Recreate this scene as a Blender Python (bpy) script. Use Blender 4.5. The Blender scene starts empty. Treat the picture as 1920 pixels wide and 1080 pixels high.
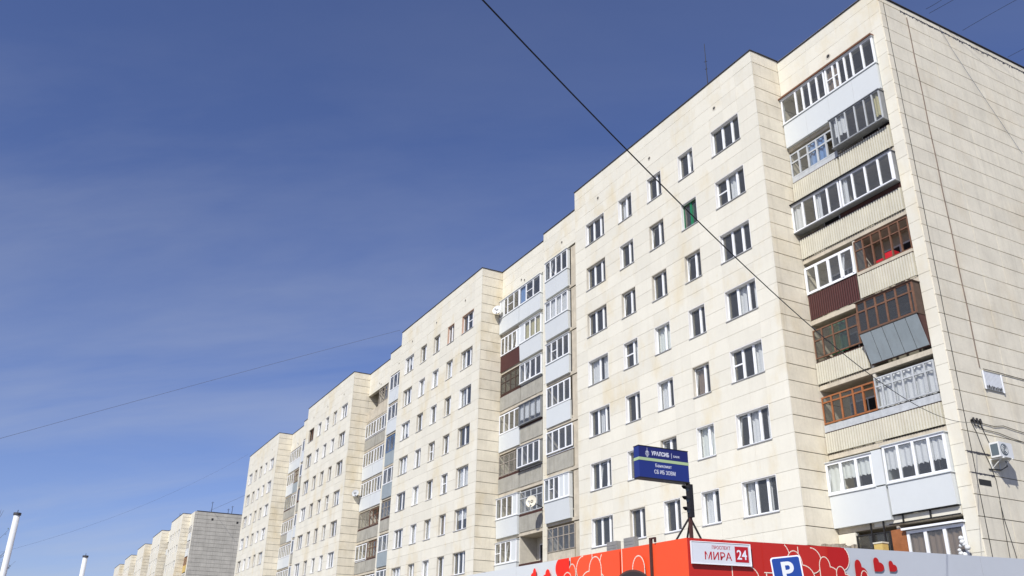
import bpy, bmesh, math, random
from math import sin, cos, pi, radians, sqrt
from mathutils import Vector, Matrix

S = bpy.context.scene
COL = S.collection
rnd = random.Random(7)

# ------------------------------------------------------------------ camera
F_PX, PITCH, ROLL, YAW, EYE = 1647.5864, 0.4152, 0.0171, 1.0798, 1.6
fw = Vector((-sin(YAW)*cos(PITCH), cos(YAW)*cos(PITCH), sin(PITCH)))
rt0 = Vector((cos(YAW), sin(YAW), 0)); up0 = rt0.cross(fw)
RT = cos(ROLL)*rt0 + sin(ROLL)*up0
UP = -sin(ROLL)*rt0 + cos(ROLL)*up0
cd = bpy.data.cameras.new("camera"); cam = bpy.data.objects.new("camera", cd); COL.objects.link(cam)
m = Matrix.Identity(4)
for i in range(3):
    m[i][0] = RT[i]; m[i][1] = UP[i]; m[i][2] = -fw[i]
m[0][3] = 0; m[1][3] = 0; m[2][3] = EYE
cam.matrix_world = m
cd.sensor_width = 36; cd.lens = 36*F_PX/1920
cd.clip_start = 0.05; cd.clip_end = 3000
S.camera = cam

# ------------------------------------------------------------------ light
SUN = Vector((0.70, -1.0, 1.08)).normalized()          # direction towards the sun
el = math.asin(SUN.z); az = math.atan2(SUN.x, SUN.y)
S.world = bpy.data.worlds.new("World"); S.world.use_nodes = True
nt = S.world.node_tree; nt.nodes.clear()
def wn(t, **k):
    n = nt.nodes.new(t)
    for a, b in k.items(): setattr(n, a, b)
    return n
out = wn('ShaderNodeOutputWorld'); bg = wn('ShaderNodeBackground')
sky = wn('ShaderNodeTexSky', sky_type='NISHITA', sun_disc=False, sun_elevation=el, sun_rotation=az,
         air_density=1.0, dust_density=0.6, ozone_density=2.2, altitude=200)
tint = wn('ShaderNodeMix', data_type='RGBA', blend_type='MULTIPLY'); tint.inputs[0].default_value = 1
tint.inputs[7].default_value = (0.94, 0.94, 1.30, 1)
nt.links.new(sky.outputs[0], tint.inputs[6])
tc = wn('ShaderNodeTexCoord'); sep = wn('ShaderNodeSeparateXYZ')
nt.links.new(tc.outputs['Generated'], sep.inputs[0])
zz = wn('ShaderNodeMath', operation='ADD'); zz.inputs[1].default_value = 0.18; nt.links.new(sep.outputs[2], zz.inputs[0])
zm = wn('ShaderNodeMath', operation='MAXIMUM'); zm.inputs[1].default_value = 0.1; nt.links.new(zz.outputs[0], zm.inputs[0])
dx = wn('ShaderNodeMath', operation='DIVIDE'); dy = wn('ShaderNodeMath', operation='DIVIDE')
nt.links.new(sep.outputs[0], dx.inputs[0]); nt.links.new(zm.outputs[0], dx.inputs[1])
nt.links.new(sep.outputs[1], dy.inputs[0]); nt.links.new(zm.outputs[0], dy.inputs[1])
cmb = wn('ShaderNodeCombineXYZ'); nt.links.new(dx.outputs[0], cmb.inputs[0]); nt.links.new(dy.outputs[0], cmb.inputs[1])
mp = wn('ShaderNodeMapping', vector_type='TEXTURE'); mp.inputs['Rotation'].default_value = (0, 0, radians(48)); mp.inputs['Scale'].default_value = (1.7, 0.5, 1)
mp.inputs['Location'].default_value = (0.6, 0.35, 0)
nt.links.new(cmb.outputs[0], mp.inputs[0])
nz = wn('ShaderNodeTexNoise'); nz.inputs['Scale'].default_value = 0.9; nz.inputs['Detail'].default_value = 9; nz.inputs['Roughness'].default_value = .57
nz.inputs['Distortion'].default_value = .5
nt.links.new(mp.outputs[0], nz.inputs[0])
cr = wn('ShaderNodeMapRange'); cr.inputs[1].default_value = .41; cr.inputs[2].default_value = .80; cr.inputs[3].default_value = 0; cr.inputs[4].default_value = .62
nt.links.new(nz.outputs[0], cr.inputs[0])
# thin cirrus gets denser towards the horizon (longer path through it)
hz = wn('ShaderNodeMapRange'); hz.inputs[1].default_value = .62; hz.inputs[2].default_value = .12; hz.inputs[3].default_value = .12; hz.inputs[4].default_value = 1.0
nt.links.new(sep.outputs[2], hz.inputs[0])
cf = wn('ShaderNodeMath', operation='MULTIPLY'); nt.links.new(cr.outputs[0], cf.inputs[0]); nt.links.new(hz.outputs[0], cf.inputs[1])
mx = wn('ShaderNodeMix', data_type='RGBA'); nt.links.new(cf.outputs[0], mx.inputs[0])
nt.links.new(tint.outputs[2], mx.inputs[6]); mx.inputs[7].default_value = (5.6, 6.0, 6.8, 1)
nt.links.new(mx.outputs[2], bg.inputs[0]); nt.links.new(bg.outputs[0], out.inputs[0])
bg.inputs[1].default_value = 0.082
sl = bpy.data.lights.new("sun", 'SUN'); sl.energy = 4.5; sl.angle = radians(.53); sl.color = (1, .97, .915)
so = bpy.data.objects.new("sun", sl); COL.objects.link(so)
so.rotation_euler = SUN.to_track_quat('Z', 'Y').to_euler(); so.location = (0, -20, 60)
S.view_settings.view_transform = 'Standard'; S.view_settings.look = 'None'
S.view_settings.gamma = 1; S.view_settings.use_curve_mapping = False
S.view_settings.exposure = 0.17
S.render.engine = 'CYCLES'
try:
    S.cycles.max_bounces = 8; S.cycles.transparent_max_bounces = 12
except Exception: pass

# ------------------------------------------------------------------ materials
def mat(name, col, rough=.8, var=.0, noise=.0, nscale=2., bump=0., bscale=60., streak=0., stcol=None, metal=0., spec=.4, stain=None, rib=None, island=False):
    """var: tone change from piece to piece; noise: blotches; streak: vertical runs; stain: (colour, amount)"""
    M = bpy.data.materials.new(name); M.use_nodes = True; t = M.node_tree; N = t.nodes; L = t.links
    b = N['Principled BSDF']; b.inputs['Roughness'].default_value = rough; b.inputs['Metallic'].default_value = metal
    b.inputs['Specular IOR Level'].default_value = spec
    cur = N.new('ShaderNodeRGB'); cur.outputs[0].default_value = (*col, 1); cur = cur.outputs[0]
    geo = N.new('ShaderNodeNewGeometry'); oi = N.new('ShaderNodeObjectInfo')
    def mixc(a, fac, c2, mode='MIX'):
        n = N.new('ShaderNodeMix'); n.data_type = 'RGBA'; n.blend_type = mode
        if isinstance(fac, (int, float)): n.inputs[0].default_value = fac
        else: L.new(fac, n.inputs[0])
        L.new(a, n.inputs[6])
        if isinstance(c2, tuple): n.inputs[7].default_value = (*c2[:3], 1)
        else: L.new(c2, n.inputs[7])
        return n.outputs[2]
    def mr(v, a, b_, c, d):
        n = N.new('ShaderNodeMapRange'); n.inputs[1].default_value = a; n.inputs[2].default_value = b_
        n.inputs[3].default_value = c; n.inputs[4].default_value = d; L.new(v, n.inputs[0]); return n.outputs[0]
    def nse(scale, det=5, vec=None, sc=None, ro=.6):
        n = N.new('ShaderNodeTexNoise'); n.inputs['Scale'].default_value = scale; n.inputs['Detail'].default_value = det
        n.inputs['Roughness'].default_value = ro
        v = geo.outputs['Position']
        if sc:
            mpn = N.new('ShaderNodeMapping'); mpn.inputs['Scale'].default_value = sc; L.new(v, mpn.inputs[0]); v = mpn.outputs[0]
        L.new(v, n.inputs[0]); return n.outputs[0]
    def scale_col(a, fac):
        c = N.new('ShaderNodeCombineColor')
        for i in range(3): L.new(fac, c.inputs[i])
        return mixc(a, 1., c.outputs[0], 'MULTIPLY')
    if var:
        ad = N.new('ShaderNodeMath'); ad.operation = 'ADD'; L.new(oi.outputs['Random'], ad.inputs[0]); L.new(geo.outputs['Random Per Island'], ad.inputs[1])
        w = N.new('ShaderNodeTexWhiteNoise'); w.noise_dimensions = '1D'
        ml = N.new('ShaderNodeMath'); ml.operation = 'MULTIPLY'; ml.inputs[1].default_value = 91.7; L.new(ad.outputs[0], ml.inputs[0])
        L.new(ml.outputs[0], w.inputs['W'])
        cur = scale_col(cur, mr(w.outputs['Value'], 0, 1, 1-var, 1+var*.5))
    if stain:
        scol, amt = stain
        s1 = nse(.55, 6, sc=(1, 1, .55)); f = mr(s1, .52, .74, 0, amt); cur = mixc(cur, f, scol)
        s3 = nse(5.5, 7, sc=(1, 1, .25), ro=.7); f3 = mr(s3, .62, .8, 0, amt*.8); cur = mixc(cur, f3, scol)
    if noise:
        cur = scale_col(cur, mr(nse(nscale, 8), .3, .7, 1-noise, 1+noise*.35))
        cur = scale_col(cur, mr(nse(nscale*9, 6), .3, .7, 1-noise*.5, 1+noise*.2))
    if streak:
        f = mr(nse(1, 6, sc=(5, 5, .22), ro=.65), .5, .78, 0, streak); cur = mixc(cur, f, stcol or (.12, .11, .09))
    L.new(cur, b.inputs['Base Color'])
    if bump:
        bn = N.new('ShaderNodeBump'); bn.inputs['Strength'].default_value = bump; bn.inputs['Distance'].default_value = .02
        L.new(nse(bscale, 6), bn.inputs['Height']); L.new(bn.outputs[0], b.inputs['Normal'])
    return M

def glass_mat(name, tintc=(.91, .92, .92), refl=.16, rough=.015):
    M = bpy.data.materials.new(name); M.use_nodes = True; t = M.node_tree; N = t.nodes; L = t.links; N.clear()
    o = N.new('ShaderNodeOutputMaterial'); tr = N.new('ShaderNodeBsdfTransparent'); tr.inputs[0].default_value = (*tintc, 1)
    g = N.new('ShaderNodeBsdfGlossy'); g.inputs['Roughness'].default_value = rough; g.inputs[0].default_value = (.9, .88, .82, 1)
    df = N.new('ShaderNodeBsdfDiffuse'); df.inputs[0].default_value = (.42, .42, .40, 1)
    lw = N.new('ShaderNodeFresnel'); bf = N.new('ShaderNodeNewGeometry'); ir = N.new('ShaderNodeMapRange')
    ir.inputs[3].default_value = 1.5; ir.inputs[4].default_value = 1/1.5; L.new(bf.outputs['Backfacing'], ir.inputs[0]); L.new(ir.outputs[0], lw.inputs['IOR'])
    ms = N.new('ShaderNodeMixShader'); m2 = N.new('ShaderNodeMixShader'); m2.inputs[0].default_value = .07
    bp = N.new('ShaderNodeBump'); bp.inputs['Strength'].default_value = .035; bp.inputs['Distance'].default_value = .05
    nn = N.new('ShaderNodeTexNoise'); nn.inputs['Scale'].default_value = 2.2
    ge = N.new('ShaderNodeNewGeometry'); L.new(ge.outputs['Position'], nn.inputs[0]); L.new(nn.outputs[0], bp.inputs['Height'])
    L.new(bp.outputs[0], g.inputs['Normal'])
    L.new(tr.outputs[0], m2.inputs[1]); L.new(df.outputs[0], m2.inputs[2])
    L.new(lw.outputs[0], ms.inputs[0]); L.new(m2.outputs[0], ms.inputs[1]); L.new(g.outputs[0], ms.inputs[2])
    L.new(ms.outputs[0], o.inputs[0]); return M

OCHRE = (.50, .36, .15)
MT = {}
MT['cream'] = mat('cream_panel', (.71, .68, .575), .85, var=.05, noise=.05, nscale=.8, bump=.25, bscale=40, stain=((.62, .50, .27), .55), streak=.10, stcol=(.42, .36, .26))
MT['joint'] = mat('joint_mortar', (.54, .50, .415), .95, noise=.3, nscale=3)
MT['jointdark'] = mat('joint_dark', (.10, .085, .065), .95, noise=.3, nscale=3)
MT['return'] = mat('side_panel', (.76, .70, .56), .9, var=.05, noise=.12, nscale=1.2, bump=.5, bscale=30, stain=((.58, .47, .27), .6), streak=.22, stcol=(.28, .24, .18))
MT['gable'] = mat('gable_panel', (.78, .725, .585), .92, var=.05, noise=.11, nscale=1.1, bump=.5, bscale=30, stain=((.58, .47, .30), .4), streak=.22, stcol=(.24, .22, .18))
MT['fgable'] = mat('grey_gable_panel', (.51, .485, .42), .92, var=.06, noise=.18, nscale=.8, bump=.3, streak=.45, stcol=(.2, .19, .17))
MT['pvc'] = mat('white_pvc', (.84, .85, .86), .35, noise=.04)
MT['reveal'] = mat('white_reveal', (.78, .77, .74), .8, noise=.06, nscale=4)
MT['revealc'] = mat('cream_reveal', (.58, .54, .45), .85, noise=.12, nscale=4)
MT['revealp'] = mat('pink_reveal', (.58, .40, .30), .85, noise=.12, nscale=4)
MT['sill'] = mat('sill_metal', (.55, .55, .55), .5, noise=.15, metal=.2)
MT['darkred'] = mat('dark_red_print', (.40, .010, .008), .4)
MT['pipe'] = mat('stained_pipe', (.20, .15, .12), .8, noise=.3)
MT['discdark'] = mat('disc_dark', (.018, .009, .011), .6)
MT['purered'] = mat('pure_red_print', (.88, .022, .004), .4)
MT['boxgrey'] = mat('box_grey', (.25, .24, .23), .7, noise=.15)
MT['green'] = mat('green_paint', (.015, .20, .085), .5, noise=.15)
MT['curtain'] = mat('pale_curtain', (.78, .78, .78), .95)
MT['curtainb'] = mat('blue_curtain', (.22, .36, .62), .95)
MT['curtainy'] = mat('yellow_curtain', (.62, .56, .32), .95)
MT['curtaing'] = mat('brown_curtain', (.26, .19, .14), .95)
MT['blind'] = mat('roller_blind', (.80, .82, .78), .9)
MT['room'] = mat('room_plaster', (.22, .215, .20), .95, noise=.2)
MT['white'] = mat('white_cladding', (.61, .635, .63), .45, noise=.03, nscale=.6, spec=.5)
MT['corr'] = mat('cream_corrugated', (.62, .59, .48), .6, noise=.12, nscale=1.5, streak=.22, stcol=(.25, .19, .12))
MT['corrg'] = mat('grey_corrugated', (.40, .385, .33), .7, noise=.2, nscale=1.5, streak=.5, stcol=(.16, .14, .11))
MT['brown'] = mat('brown_sheet', (.085, .026, .022), .5, noise=.08)
MT['brownd'] = mat('dark_brown_sheet', (.07, .025, .018), .7, noise=.25)
MT['greysheet'] = mat('grey_sheet', (.30, .345, .36), .45, noise=.1, nscale=1.2, streak=.3, stcol=(.16, .15, .13))
MT['greypaint'] = mat('pale_grey_paint', (.50, .52, .53), .6, noise=.2, nscale=3, streak=.4, stcol=(.25, .24, .22))
MT['wood'] = mat('brown_wood', (.19, .095, .055), .6, noise=.3, nscale=5)
MT['woodo'] = mat('orange_wood', (.34, .125, .045), .55, noise=.25, nscale=5)
MT['darkwood'] = mat('dark_wood', (.10, .065, .048), .7, noise=.3, nscale=5)
MT['oldwood'] = mat('weathered_wood', (.36, .32, .27), .8, noise=.3, nscale=5)
MT['metalframe'] = mat('grey_metal_frame', (.28, .29, .30), .5, noise=.2, metal=.3)
MT['bluepvc'] = mat('blue_frame', (.12, .2, .36), .5)
MT['slab'] = mat('concrete_slab', (.56, .50, .39), .9, noise=.2, nscale=2, streak=.35, stcol=(.22, .19, .15))
MT['copper'] = mat('copper_flashing', (.24, .11, .06), .5, noise=.25, nscale=4, metal=.2)
MT['coping'] = mat('dark_coping', (.07, .068, .075), .6, noise=.2)
MT['iron'] = mat('black_iron', (.018, .017, .018), .6, noise=.2)
MT['rust'] = mat('brown_iron', (.075, .03, .025), .7, noise=.3)
MT['cable'] = mat('black_cable', (.012, .012, .014), .6)
MT['cableg'] = mat('grey_wire', (.10, .12, .19), .7)
MT['glass'] = glass_mat('window_glass')
MT['glassd'] = glass_mat('dark_glass', (.66, .66, .64))
MT['void'] = mat('dark_void', (.03, .03, .03), .9)
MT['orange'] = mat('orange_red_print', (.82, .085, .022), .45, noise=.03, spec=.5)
MT['orange_shade'] = mat('orange_red_print_shaded', (.45, .022, .014), .45, noise=.03)  # darker copy of the orange print, grazing light on the side wall painted in
MT['printline'] = mat('cream_print_line', (.80, .70, .58), .5)
MT['kwhite_shade'] = mat('kiosk_white_shaded', (.44, .465, .50), .4, noise=.03, nscale=.5)  # side-wall white, the weaker light on that face put into the colour
MT['red'] = mat('sign_red', (.42, .012, .02), .4)
MT['signw'] = mat('sign_white', (.62, .64, .68), .35, noise=.05)
MT['navy'] = mat('sign_navy', (.018, .022, .13), .3, noise=.05)
MT['navy2'] = mat('sign_blue', (.02, .035, .19), .3, noise=.05)
MT['lime'] = mat('sign_lime', (.40, .52, .28), .4)
MT['lettering'] = mat('sign_lettering', (.72, .74, .80), .4)
MT['pblue'] = mat('road_sign_blue', (.008, .045, .25), .3)
MT['asphalt'] = mat('asphalt', (.13, .12, .105), .9, noise=.25, nscale=.7, bump=.4, bscale=80)
MT['paving'] = mat('concrete_paving', (.27, .26, .24), .9, noise=.2, nscale=1)
MT['bark'] = mat('bark', (.10, .085, .07), .9, noise=.3, nscale=6)
MT['leaf'] = mat('young_leaf', (.07, .11, .04), .7, var=.2)
MT['acwhite'] = mat('ac_casing', (.70, .71, .70), .45, noise=.06)
MT['acdark'] = mat('ac_grille', (.10, .13, .15), .5)
MT['dish'] = mat('dish_paint', (.66, .62, .50), .5, noise=.08)
MT['yellow'] = mat('yellow_board', (.58, .42, .14), .7, noise=.1)
MT['redplastic'] = mat('red_plastic', (.55, .02, .03), .4)
MT['rubble'] = mat('rubble', (.42, .36, .28), .95, noise=.4, nscale=5, bump=.8, bscale=20)

# ------------------------------------------------------------------ mesh helpers
ORG = {}            # world origin of every object that has children
class MB:
    def __init__(s, o=(0, 0, 0)): s.v = []; s.f = []; s.o = Vector(o)
    def add(s, vs, fs):
        n = len(s.v); s.v += [tuple(Vector(p)-s.o) for p in vs]; s.f += [tuple(n+i for i in f) for f in fs]; return s
    def box(s, x0, x1, y0, y1, z0, z1):
        x0, x1 = min(x0, x1), max(x0, x1); y0, y1 = min(y0, y1), max(y0, y1); z0, z1 = min(z0, z1), max(z0, z1)
        return s.add([(x0,y0,z0),(x1,y0,z0),(x1,y1,z0),(x0,y1,z0),(x0,y0,z1),(x1,y0,z1),(x1,y1,z1),(x0,y1,z1)],
              [(0,3,2,1),(4,5,6,7),(0,1,5,4),(1,2,6,5),(2,3,7,6),(3,0,4,7)])
    def hexa(s, a, b):      # two quads (lists of 4 points) joined
        return s.add(list(a)+list(b), [(0,3,2,1),(4,5,6,7),(0,1,5,4),(1,2,6,5),(2,3,7,6),(3,0,4,7)])
    def quad(s, *p): return s.add(p, [tuple(range(len(p)))])
    def tube(s, pts, r, n=6, r2=None, caps=True):
        pts = [Vector(p) for p in pts]; vs = []; k = len(pts)
        for i, p in enumerate(pts):
            d = (pts[min(i+1, k-1)]-pts[max(i-1, 0)]).normalized()
            a = d.cross(Vector((0, 0, 1)));
            if a.length < .05: a = d.cross(Vector((1, 0, 0)))
            a.normalize(); b = d.cross(a)
            rr = r if r2 is None else r+(r2-r)*i/max(1, k-1)
            for j in range(n):
                t = 2*pi*j/n; vs.append(p+(a*cos(t)+b*sin(t))*rr)
        fs = [(i*n+j, i*n+(j+1) % n, (i+1)*n+(j+1) % n, (i+1)*n+j) for i in range(k-1) for j in range(n)]
        if caps: fs += [tuple(range(n))[::-1], tuple((k-1)*n+j for j in range(n))]
        return s.add(vs, fs)
    def mesh(s, name, m, smooth=False):
        me = bpy.data.meshes.new(name); me.from_pydata(s.v, [], s.f)
        ms = m if isinstance(m, (list, tuple)) else [m]
        for q in ms: me.materials.append(MT[q] if isinstance(q, str) else q)
        if smooth:
            for p in me.polygons: p.use_smooth = True
        me.update(); return me

def link(name, data, parent=None, loc=(0, 0, 0)):
    o = bpy.data.objects.new(name, data); COL.objects.link(o)
    loc = Vector(loc); ORG[o] = loc.copy()
    if parent is not None: o.parent = parent; o.location = loc-ORG[parent]
    else: o.location = loc
    return o
def build(mb, name, m, parent=None, smooth=False, stuff=False):
    o = link(name, mb.mesh(name, m, smooth), parent, mb.o)
    if stuff: o['kind'] = 'stuff'
    return o
def tag(o, label=None, cat=None, group=None, kind=None):
    if label: o['label'] = label
    if cat: o['category'] = cat
    if group: o['group'] = group
    if kind: o['kind'] = kind
    return o
def thing(name, label, cat, loc=(0, 0, 0), group=None):
    return tag(link(name, None, None, loc), label, cat, group)
_bc = {}
def boxmesh(dx, dy, dz, m, name):
    k = (round(dx, 3), round(dy, 3), round(dz, 3), m, name)
    if k not in _bc: _bc[k] = MB().box(0, dx, 0, dy, 0, dz).mesh(name, m)
    return _bc[k]
def pbox(name, x0, x1, y0, y1, z0, z1, m, parent):
    x0, x1 = min(x0, x1), max(x0, x1); y0, y1 = min(y0, y1), max(y0, y1); z0, z1 = min(z0, z1), max(z0, z1)
    return link(name, boxmesh(x1-x0, y1-y0, z1-z0, m, name), parent, (x0, y0, z0))
def px(p):
    d = Vector(p)-Vector((0, 0, EYE)); z = d.dot(fw)
    if z < .1: return (-9999, -9999)
    return (960+F_PX*d.dot(RT)/z, 540-F_PX*d.dot(UP)/z)
def ray(u, v): return (fw*F_PX+RT*(u-960)+UP*(540-v))
def onY(u, v, Y): d = ray(u, v); return Vector((0, 0, EYE))+d*(Y/d.y)
def onX(u, v, X): d = ray(u, v); return Vector((0, 0, EYE))+d*(X/d.x)

# ------------------------------------------------------------------ ground
g = MB((0, 0, 0)); g.quad((-2500, -1500, 0), (1500, -1500, 0), (1500, 2500, 0), (-2500, 2500, 0))
tag(build(g, 'ground', 'asphalt'), kind='structure')
tag(build(MB().box(-320, -2, 4, 25, 0.004, .13), 'pavement', 'paving'), kind='structure')
tag(build(MB().box(-320, -2, 3.85, 4, 0.004, .15), 'kerb', 'slab'), kind='structure')

# ------------------------------------------------------------------ apartment building
FY, RY, NY = 25.15, 26.79, 26.30
GX, CX0, PER = -18.12, -23.92, 27.665
BW = 15.29; NW = 5.66
ROOF = 28.43
TOPZ = 25.71
WIN = [(1.18, 3.14), (4.48, 5.66), (7.03, 8.25), (9.62, 10.88), (12.25, 14.17)]      # offsets left of the right corner, A..E
GXL = [0, 1.18, 2.16, 3.14, 4.48, 5.66, 7.03, 8.25, 9.62, 10.88, 12.25, 13.21, 14.17, 15.29]
ZR = [28.43, 27.81, 27.11, 26.41, 25.71]
while ZR[-1] > .8: ZR.append(ZR[-1]-.7)
ZR.append(.0)
def wz(k): return TOPZ-2.8*k-1.4, TOPZ-2.8*k

bld = thing('apartment_building', 'long nearer cream panel apartment block with projecting bays and glazed balconies', 'apartment building', (-70, 32, 0))
panels = []       # (orientation, a0,a1, z0,z1, plane, mat, gaps)
def panel_y(x0, x1, z0, z1, Y, m='cream', gx=.003, gz=.0055): panels.append(('y', x0, x1, z0, z1, Y, m, gx, gz))
def panel_x(y0, y1, z0, z1, X, m='return', gx=.008, gz=.016): panels.append(('x', y0, y1, z0, z1, X, m, gx, gz))

_wm = {}
def window(parent, x0, x1, z0, z1, Y, style, sc=1.):
    """a window set back in the wall: frame > reveal, sill, panes, curtain"""
    w = round(x1-x0, 3); h = round(z1-z0, 3)
    fm = style.get('frame', 'pvc'); div = style['div']; tilt = style.get('tilt'); mun = style.get('muntin')
    key = (w, h, fm, tuple(div), tilt, mun)
    D = .15; t = .06; mu = .12
    edges = [0]+[d*w for d in div]+[w]
    if key not in _wm:
        f = MB(); f.box(0, w, D, D+.07, 0, .07).box(0, w, D, D+.07, h-.06, h).box(0, t, D, D+.07, .07, h-.06).box(w-t, w, D, D+.07, .07, h-.06)
        for e in edges[1:-1]: f.box(e-mu/2, e+mu/2, D-.012, D+.058, .07, h-.06)
        if mun is not None:
            a, b = edges[mun], edges[mun+1]; f.box(a+.05, b-.05, D-.005, D+.05, h*.5, h*.5+.06)
        if tilt is not None:       # a tilted-open sash leaning out of line
            a, b = edges[tilt]+.04, edges[tilt+1]-.04; q = .05
            def sash(xa, xb, za, zb, off0, off1):
                f.hexa([(xa, D-off0, za), (xb, D-off0, za), (xb, D-off0+.04, za), (xa, D-off0+.04, za)],
                       [(xa, D-off1, zb), (xb, D-off1, zb), (xb, D-off1+.04, zb), (xa, D-off1+.04, zb)])
            lean = -.14
            sash(a, a+q, .08, h-.08, .015, .015+lean); sash(b-q, b, .08, h-.08, .015, .015+lean)
            sash(a+q, b-q, h-.14, h-.08, .015+lean*.93, .015+lean); 
        _wm[key] = f.mesh('window', fm)
    o = link('window', _wm[key], parent, (x0, Y, z0))
    for i in range(len(edges)-1):
        a, b = edges[i]+(t if i == 0 else mu/2), edges[i+1]-(t if i == len(edges)-2 else mu/2)
        if style.get('open') == i: continue
        pbox('pane', x0+a, x0+b, Y+D+.025, Y+D+.033, z0+.07, z1-.06, 'glass', o)
    rv = style.get('reveal', 'reveal')
    k2 = ('rv', w, h, rv)
    if k2 not in _wm:
        _wm[k2] = MB().box(-.001, .03, .002, D, 0, h).box(w-.03, w+.001, .002, D, 0, h).box(.03, w-.03, .002, D, h-.03, h).mesh('reveal', rv)
    link('reveal', _wm[k2], o, (x0, Y, z0))
    k3 = ('sl', w, style.get('sillm', 'sill'))
    if k3 not in _wm:
        s_ = MB(); s_.hexa([(-.03, -.04, -.025), (w+.03, -.04, -.025), (w+.03, D, 0.0), (-.03, D, 0.0)],
                    [(-.03, -.04, -.012), (w+.03, -.04, -.012), (w+.03, D, .018), (-.03, D, .018)])
        s_.box(-.03, w+.03, -.04, -.035, -.045, -.026)
        _wm[k3] = s_.mesh('sill', k3[2])
    link('sill', _wm[k3], o, (x0, Y, z0))
    cu = style.get('curtain')
    if cu:
        cm, spans, cz = cu
        for (a, b) in spans:
            key = ('cu', round(w*(b-a), 2), h, cm, cz)
            if key not in _wm:
                c = MB(); L_ = w*(b-a); n = max(4, int(L_/.07)); pts = []
                for i in range(n+1): pts.append((L_*i/n, .05*sin(i*1.9)+.02*sin(i*.7)))
                for i in range(n):
                    (xa, ya), (xb, yb) = pts[i], pts[i+1]
                    c.quad((xa, ya, h*cz), (xb, yb, h*cz), (xb, yb, h), (xa, ya, h))
                _wm[key] = c.mesh('curtain', cm, True)
            link('curtain', _wm[key], o, (x0+w*a, Y+D+.13, z0))
    return o

def rand_style(col, r):
    wide = col in (0, 4)
    s = {}
    if wide: s['div'] = r.choice([(.36, .69), (.36, .69), (.36, .69), (.5,), (.34, .70)])
    else: s['div'] = r.choice([(.58,), (.58,), (.6,), (.5,)])
    q = r.random()
    n = len(s['div'])+1
    if q < .16: s['tilt'] = r.randrange(n)
    elif q < .30: s['muntin'] = r.randrange(n)
    s['reveal'] = r.choice(['reveal', 'reveal', 'revealc', 'revealc'])
    s['sillm'] = r.choice(['sill', 'reveal'])
    q = r.random()
    if q < .42: s['curtain'] = ('curtain', r.choice([((.05, .3),), ((.05, .28), (.72, .95)), ((.65, .95),)]), 0)
    elif q < .58: s['curtain'] = ('curtain', ((.03, .97),), r.choice([.0, .35, .5]))
    elif q < .62: s['curtain'] = ('curtaing', ((.05, .5),), 0)
    elif q < .65: s['curtain'] = ('curtainb', ((.55, .95),), 0)
    return s

FIXED = {   # (section, col, row) as the photo shows them
 (0,0,0): dict(div=(.36,.69), reveal='reveal', sillm='sill'),
 (0,0,1): dict(div=(.36,.69), muntin=0, curtain=('curtain', ((.4,.62),), 0), reveal='reveal'),
 (0,0,2): dict(div=(.36,.69), reveal='reveal'),
 (0,0,3): dict(div=(.36,.69), curtain=('curtain', ((.36,.6),(.8,.97)), 0), reveal='reveal'),
 (0,0,4): dict(div=(.33,.66), muntin=0, curtain=('curtain', ((.66,.9),), 0), reveal='reveal'),
 (0,0,5): dict(div=(.33,.66), tilt=0, curtain=('curtain', ((.35,.65),(.8,.97)), 0), reveal='reveal'),
 (0,0,6): dict(div=(.36,.69), curtain=('curtain', ((.04,.2),(.6,.7),(.85,.97)), 0), reveal='reveal'),
 (0,1,0): dict(div=(.58,), tilt=1, reveal='reveal'),
 (0,1,1): dict(div=(.5,), frame='green', tilt=1, reveal='reveal'),
 (0,1,2): dict(div=(.58,), tilt=0, reveal='revealc'),
 (0,1,3): dict(div=(.58,), curtain=('curtain', ((.8,.97),), 0), reveal='reveal'),
 (0,1,4): dict(div=(.6,), tilt=0, curtain=('curtaing', ((.1,.6),), 0), reveal='revealc'),
 (0,1,5): dict(div=(.58,), curtain=('blind', ((.03,.97),), 0), tilt=1, reveal='reveal'),
 (0,1,6): dict(div=(.58,), curtain=('curtain', ((.04,.55),), 0), reveal='reveal'),
 (0,2,0): dict(div=(.58,), reveal='reveal'), (0,2,1): dict(div=(.58,), tilt=0, reveal='revealc'),
 (0,2,2): dict(div=(.58,), reveal='revealc'),
 (0,2,3): dict(div=(.58,), curtain=('blind', ((.03,.97),), .12), reveal='reveal'),
 (0,2,4): dict(div=(.58,), curtain=('curtain', ((.04,.5),), 0), reveal='reveal'),
 (0,2,5): dict(div=(.5,), tilt=0, reveal='revealc'), (0,2,6): dict(div=(.58,), reveal='reveal'),
 (0,3,0): dict(div=(.5,), reveal='reveal', curtain=('curtain', ((.1,.5),), 0)), (0,3,1): dict(div=(.58,), reveal='reveal'),
 (0,3,2): dict(div=(.58,), tilt=0, reveal='revealc'),
 (0,3,3): dict(div=(.58,), muntin=0, reveal='reveal', curtain=('curtain', ((.6,.95),), 0)),
 (0,3,4): dict(div=(.58,), reveal='reveal'), (0,3,5): dict(div=(.58,), reveal='reveal'), (0,3,6): dict(div=(.58,), reveal='revealc'),
 (0,4,0): dict(div=(.36,.72), reveal='reveal'), (0,4,1): dict(div=(.36,.72), reveal='revealc'), (0,4,2): dict(div=(.36,.72), reveal='revealc'),
 (0,4,3): dict(div=(.5,), reveal='reveal', curtain=('curtain', ((.05,.45),(.6,.95)), 0)),
 (0,4,4): dict(div=(.36,.72), reveal='reveal', curtain=('curtain', ((.38,.6),), 0)), (0,4,5): dict(div=(.36,.74), tilt=1, reveal='reveal'),
 (0,4,6): dict(div=(.4,.76), reveal='reveal'),
 (1,0,0): dict(div=(.4,.8), muntin=1, reveal='revealp'), (1,1,0): dict(div=(.45,), reveal='revealp'),
 (2,4,0): dict(div=(.5,), frame='wood', reveal='revealc', open=0),
}

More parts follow.
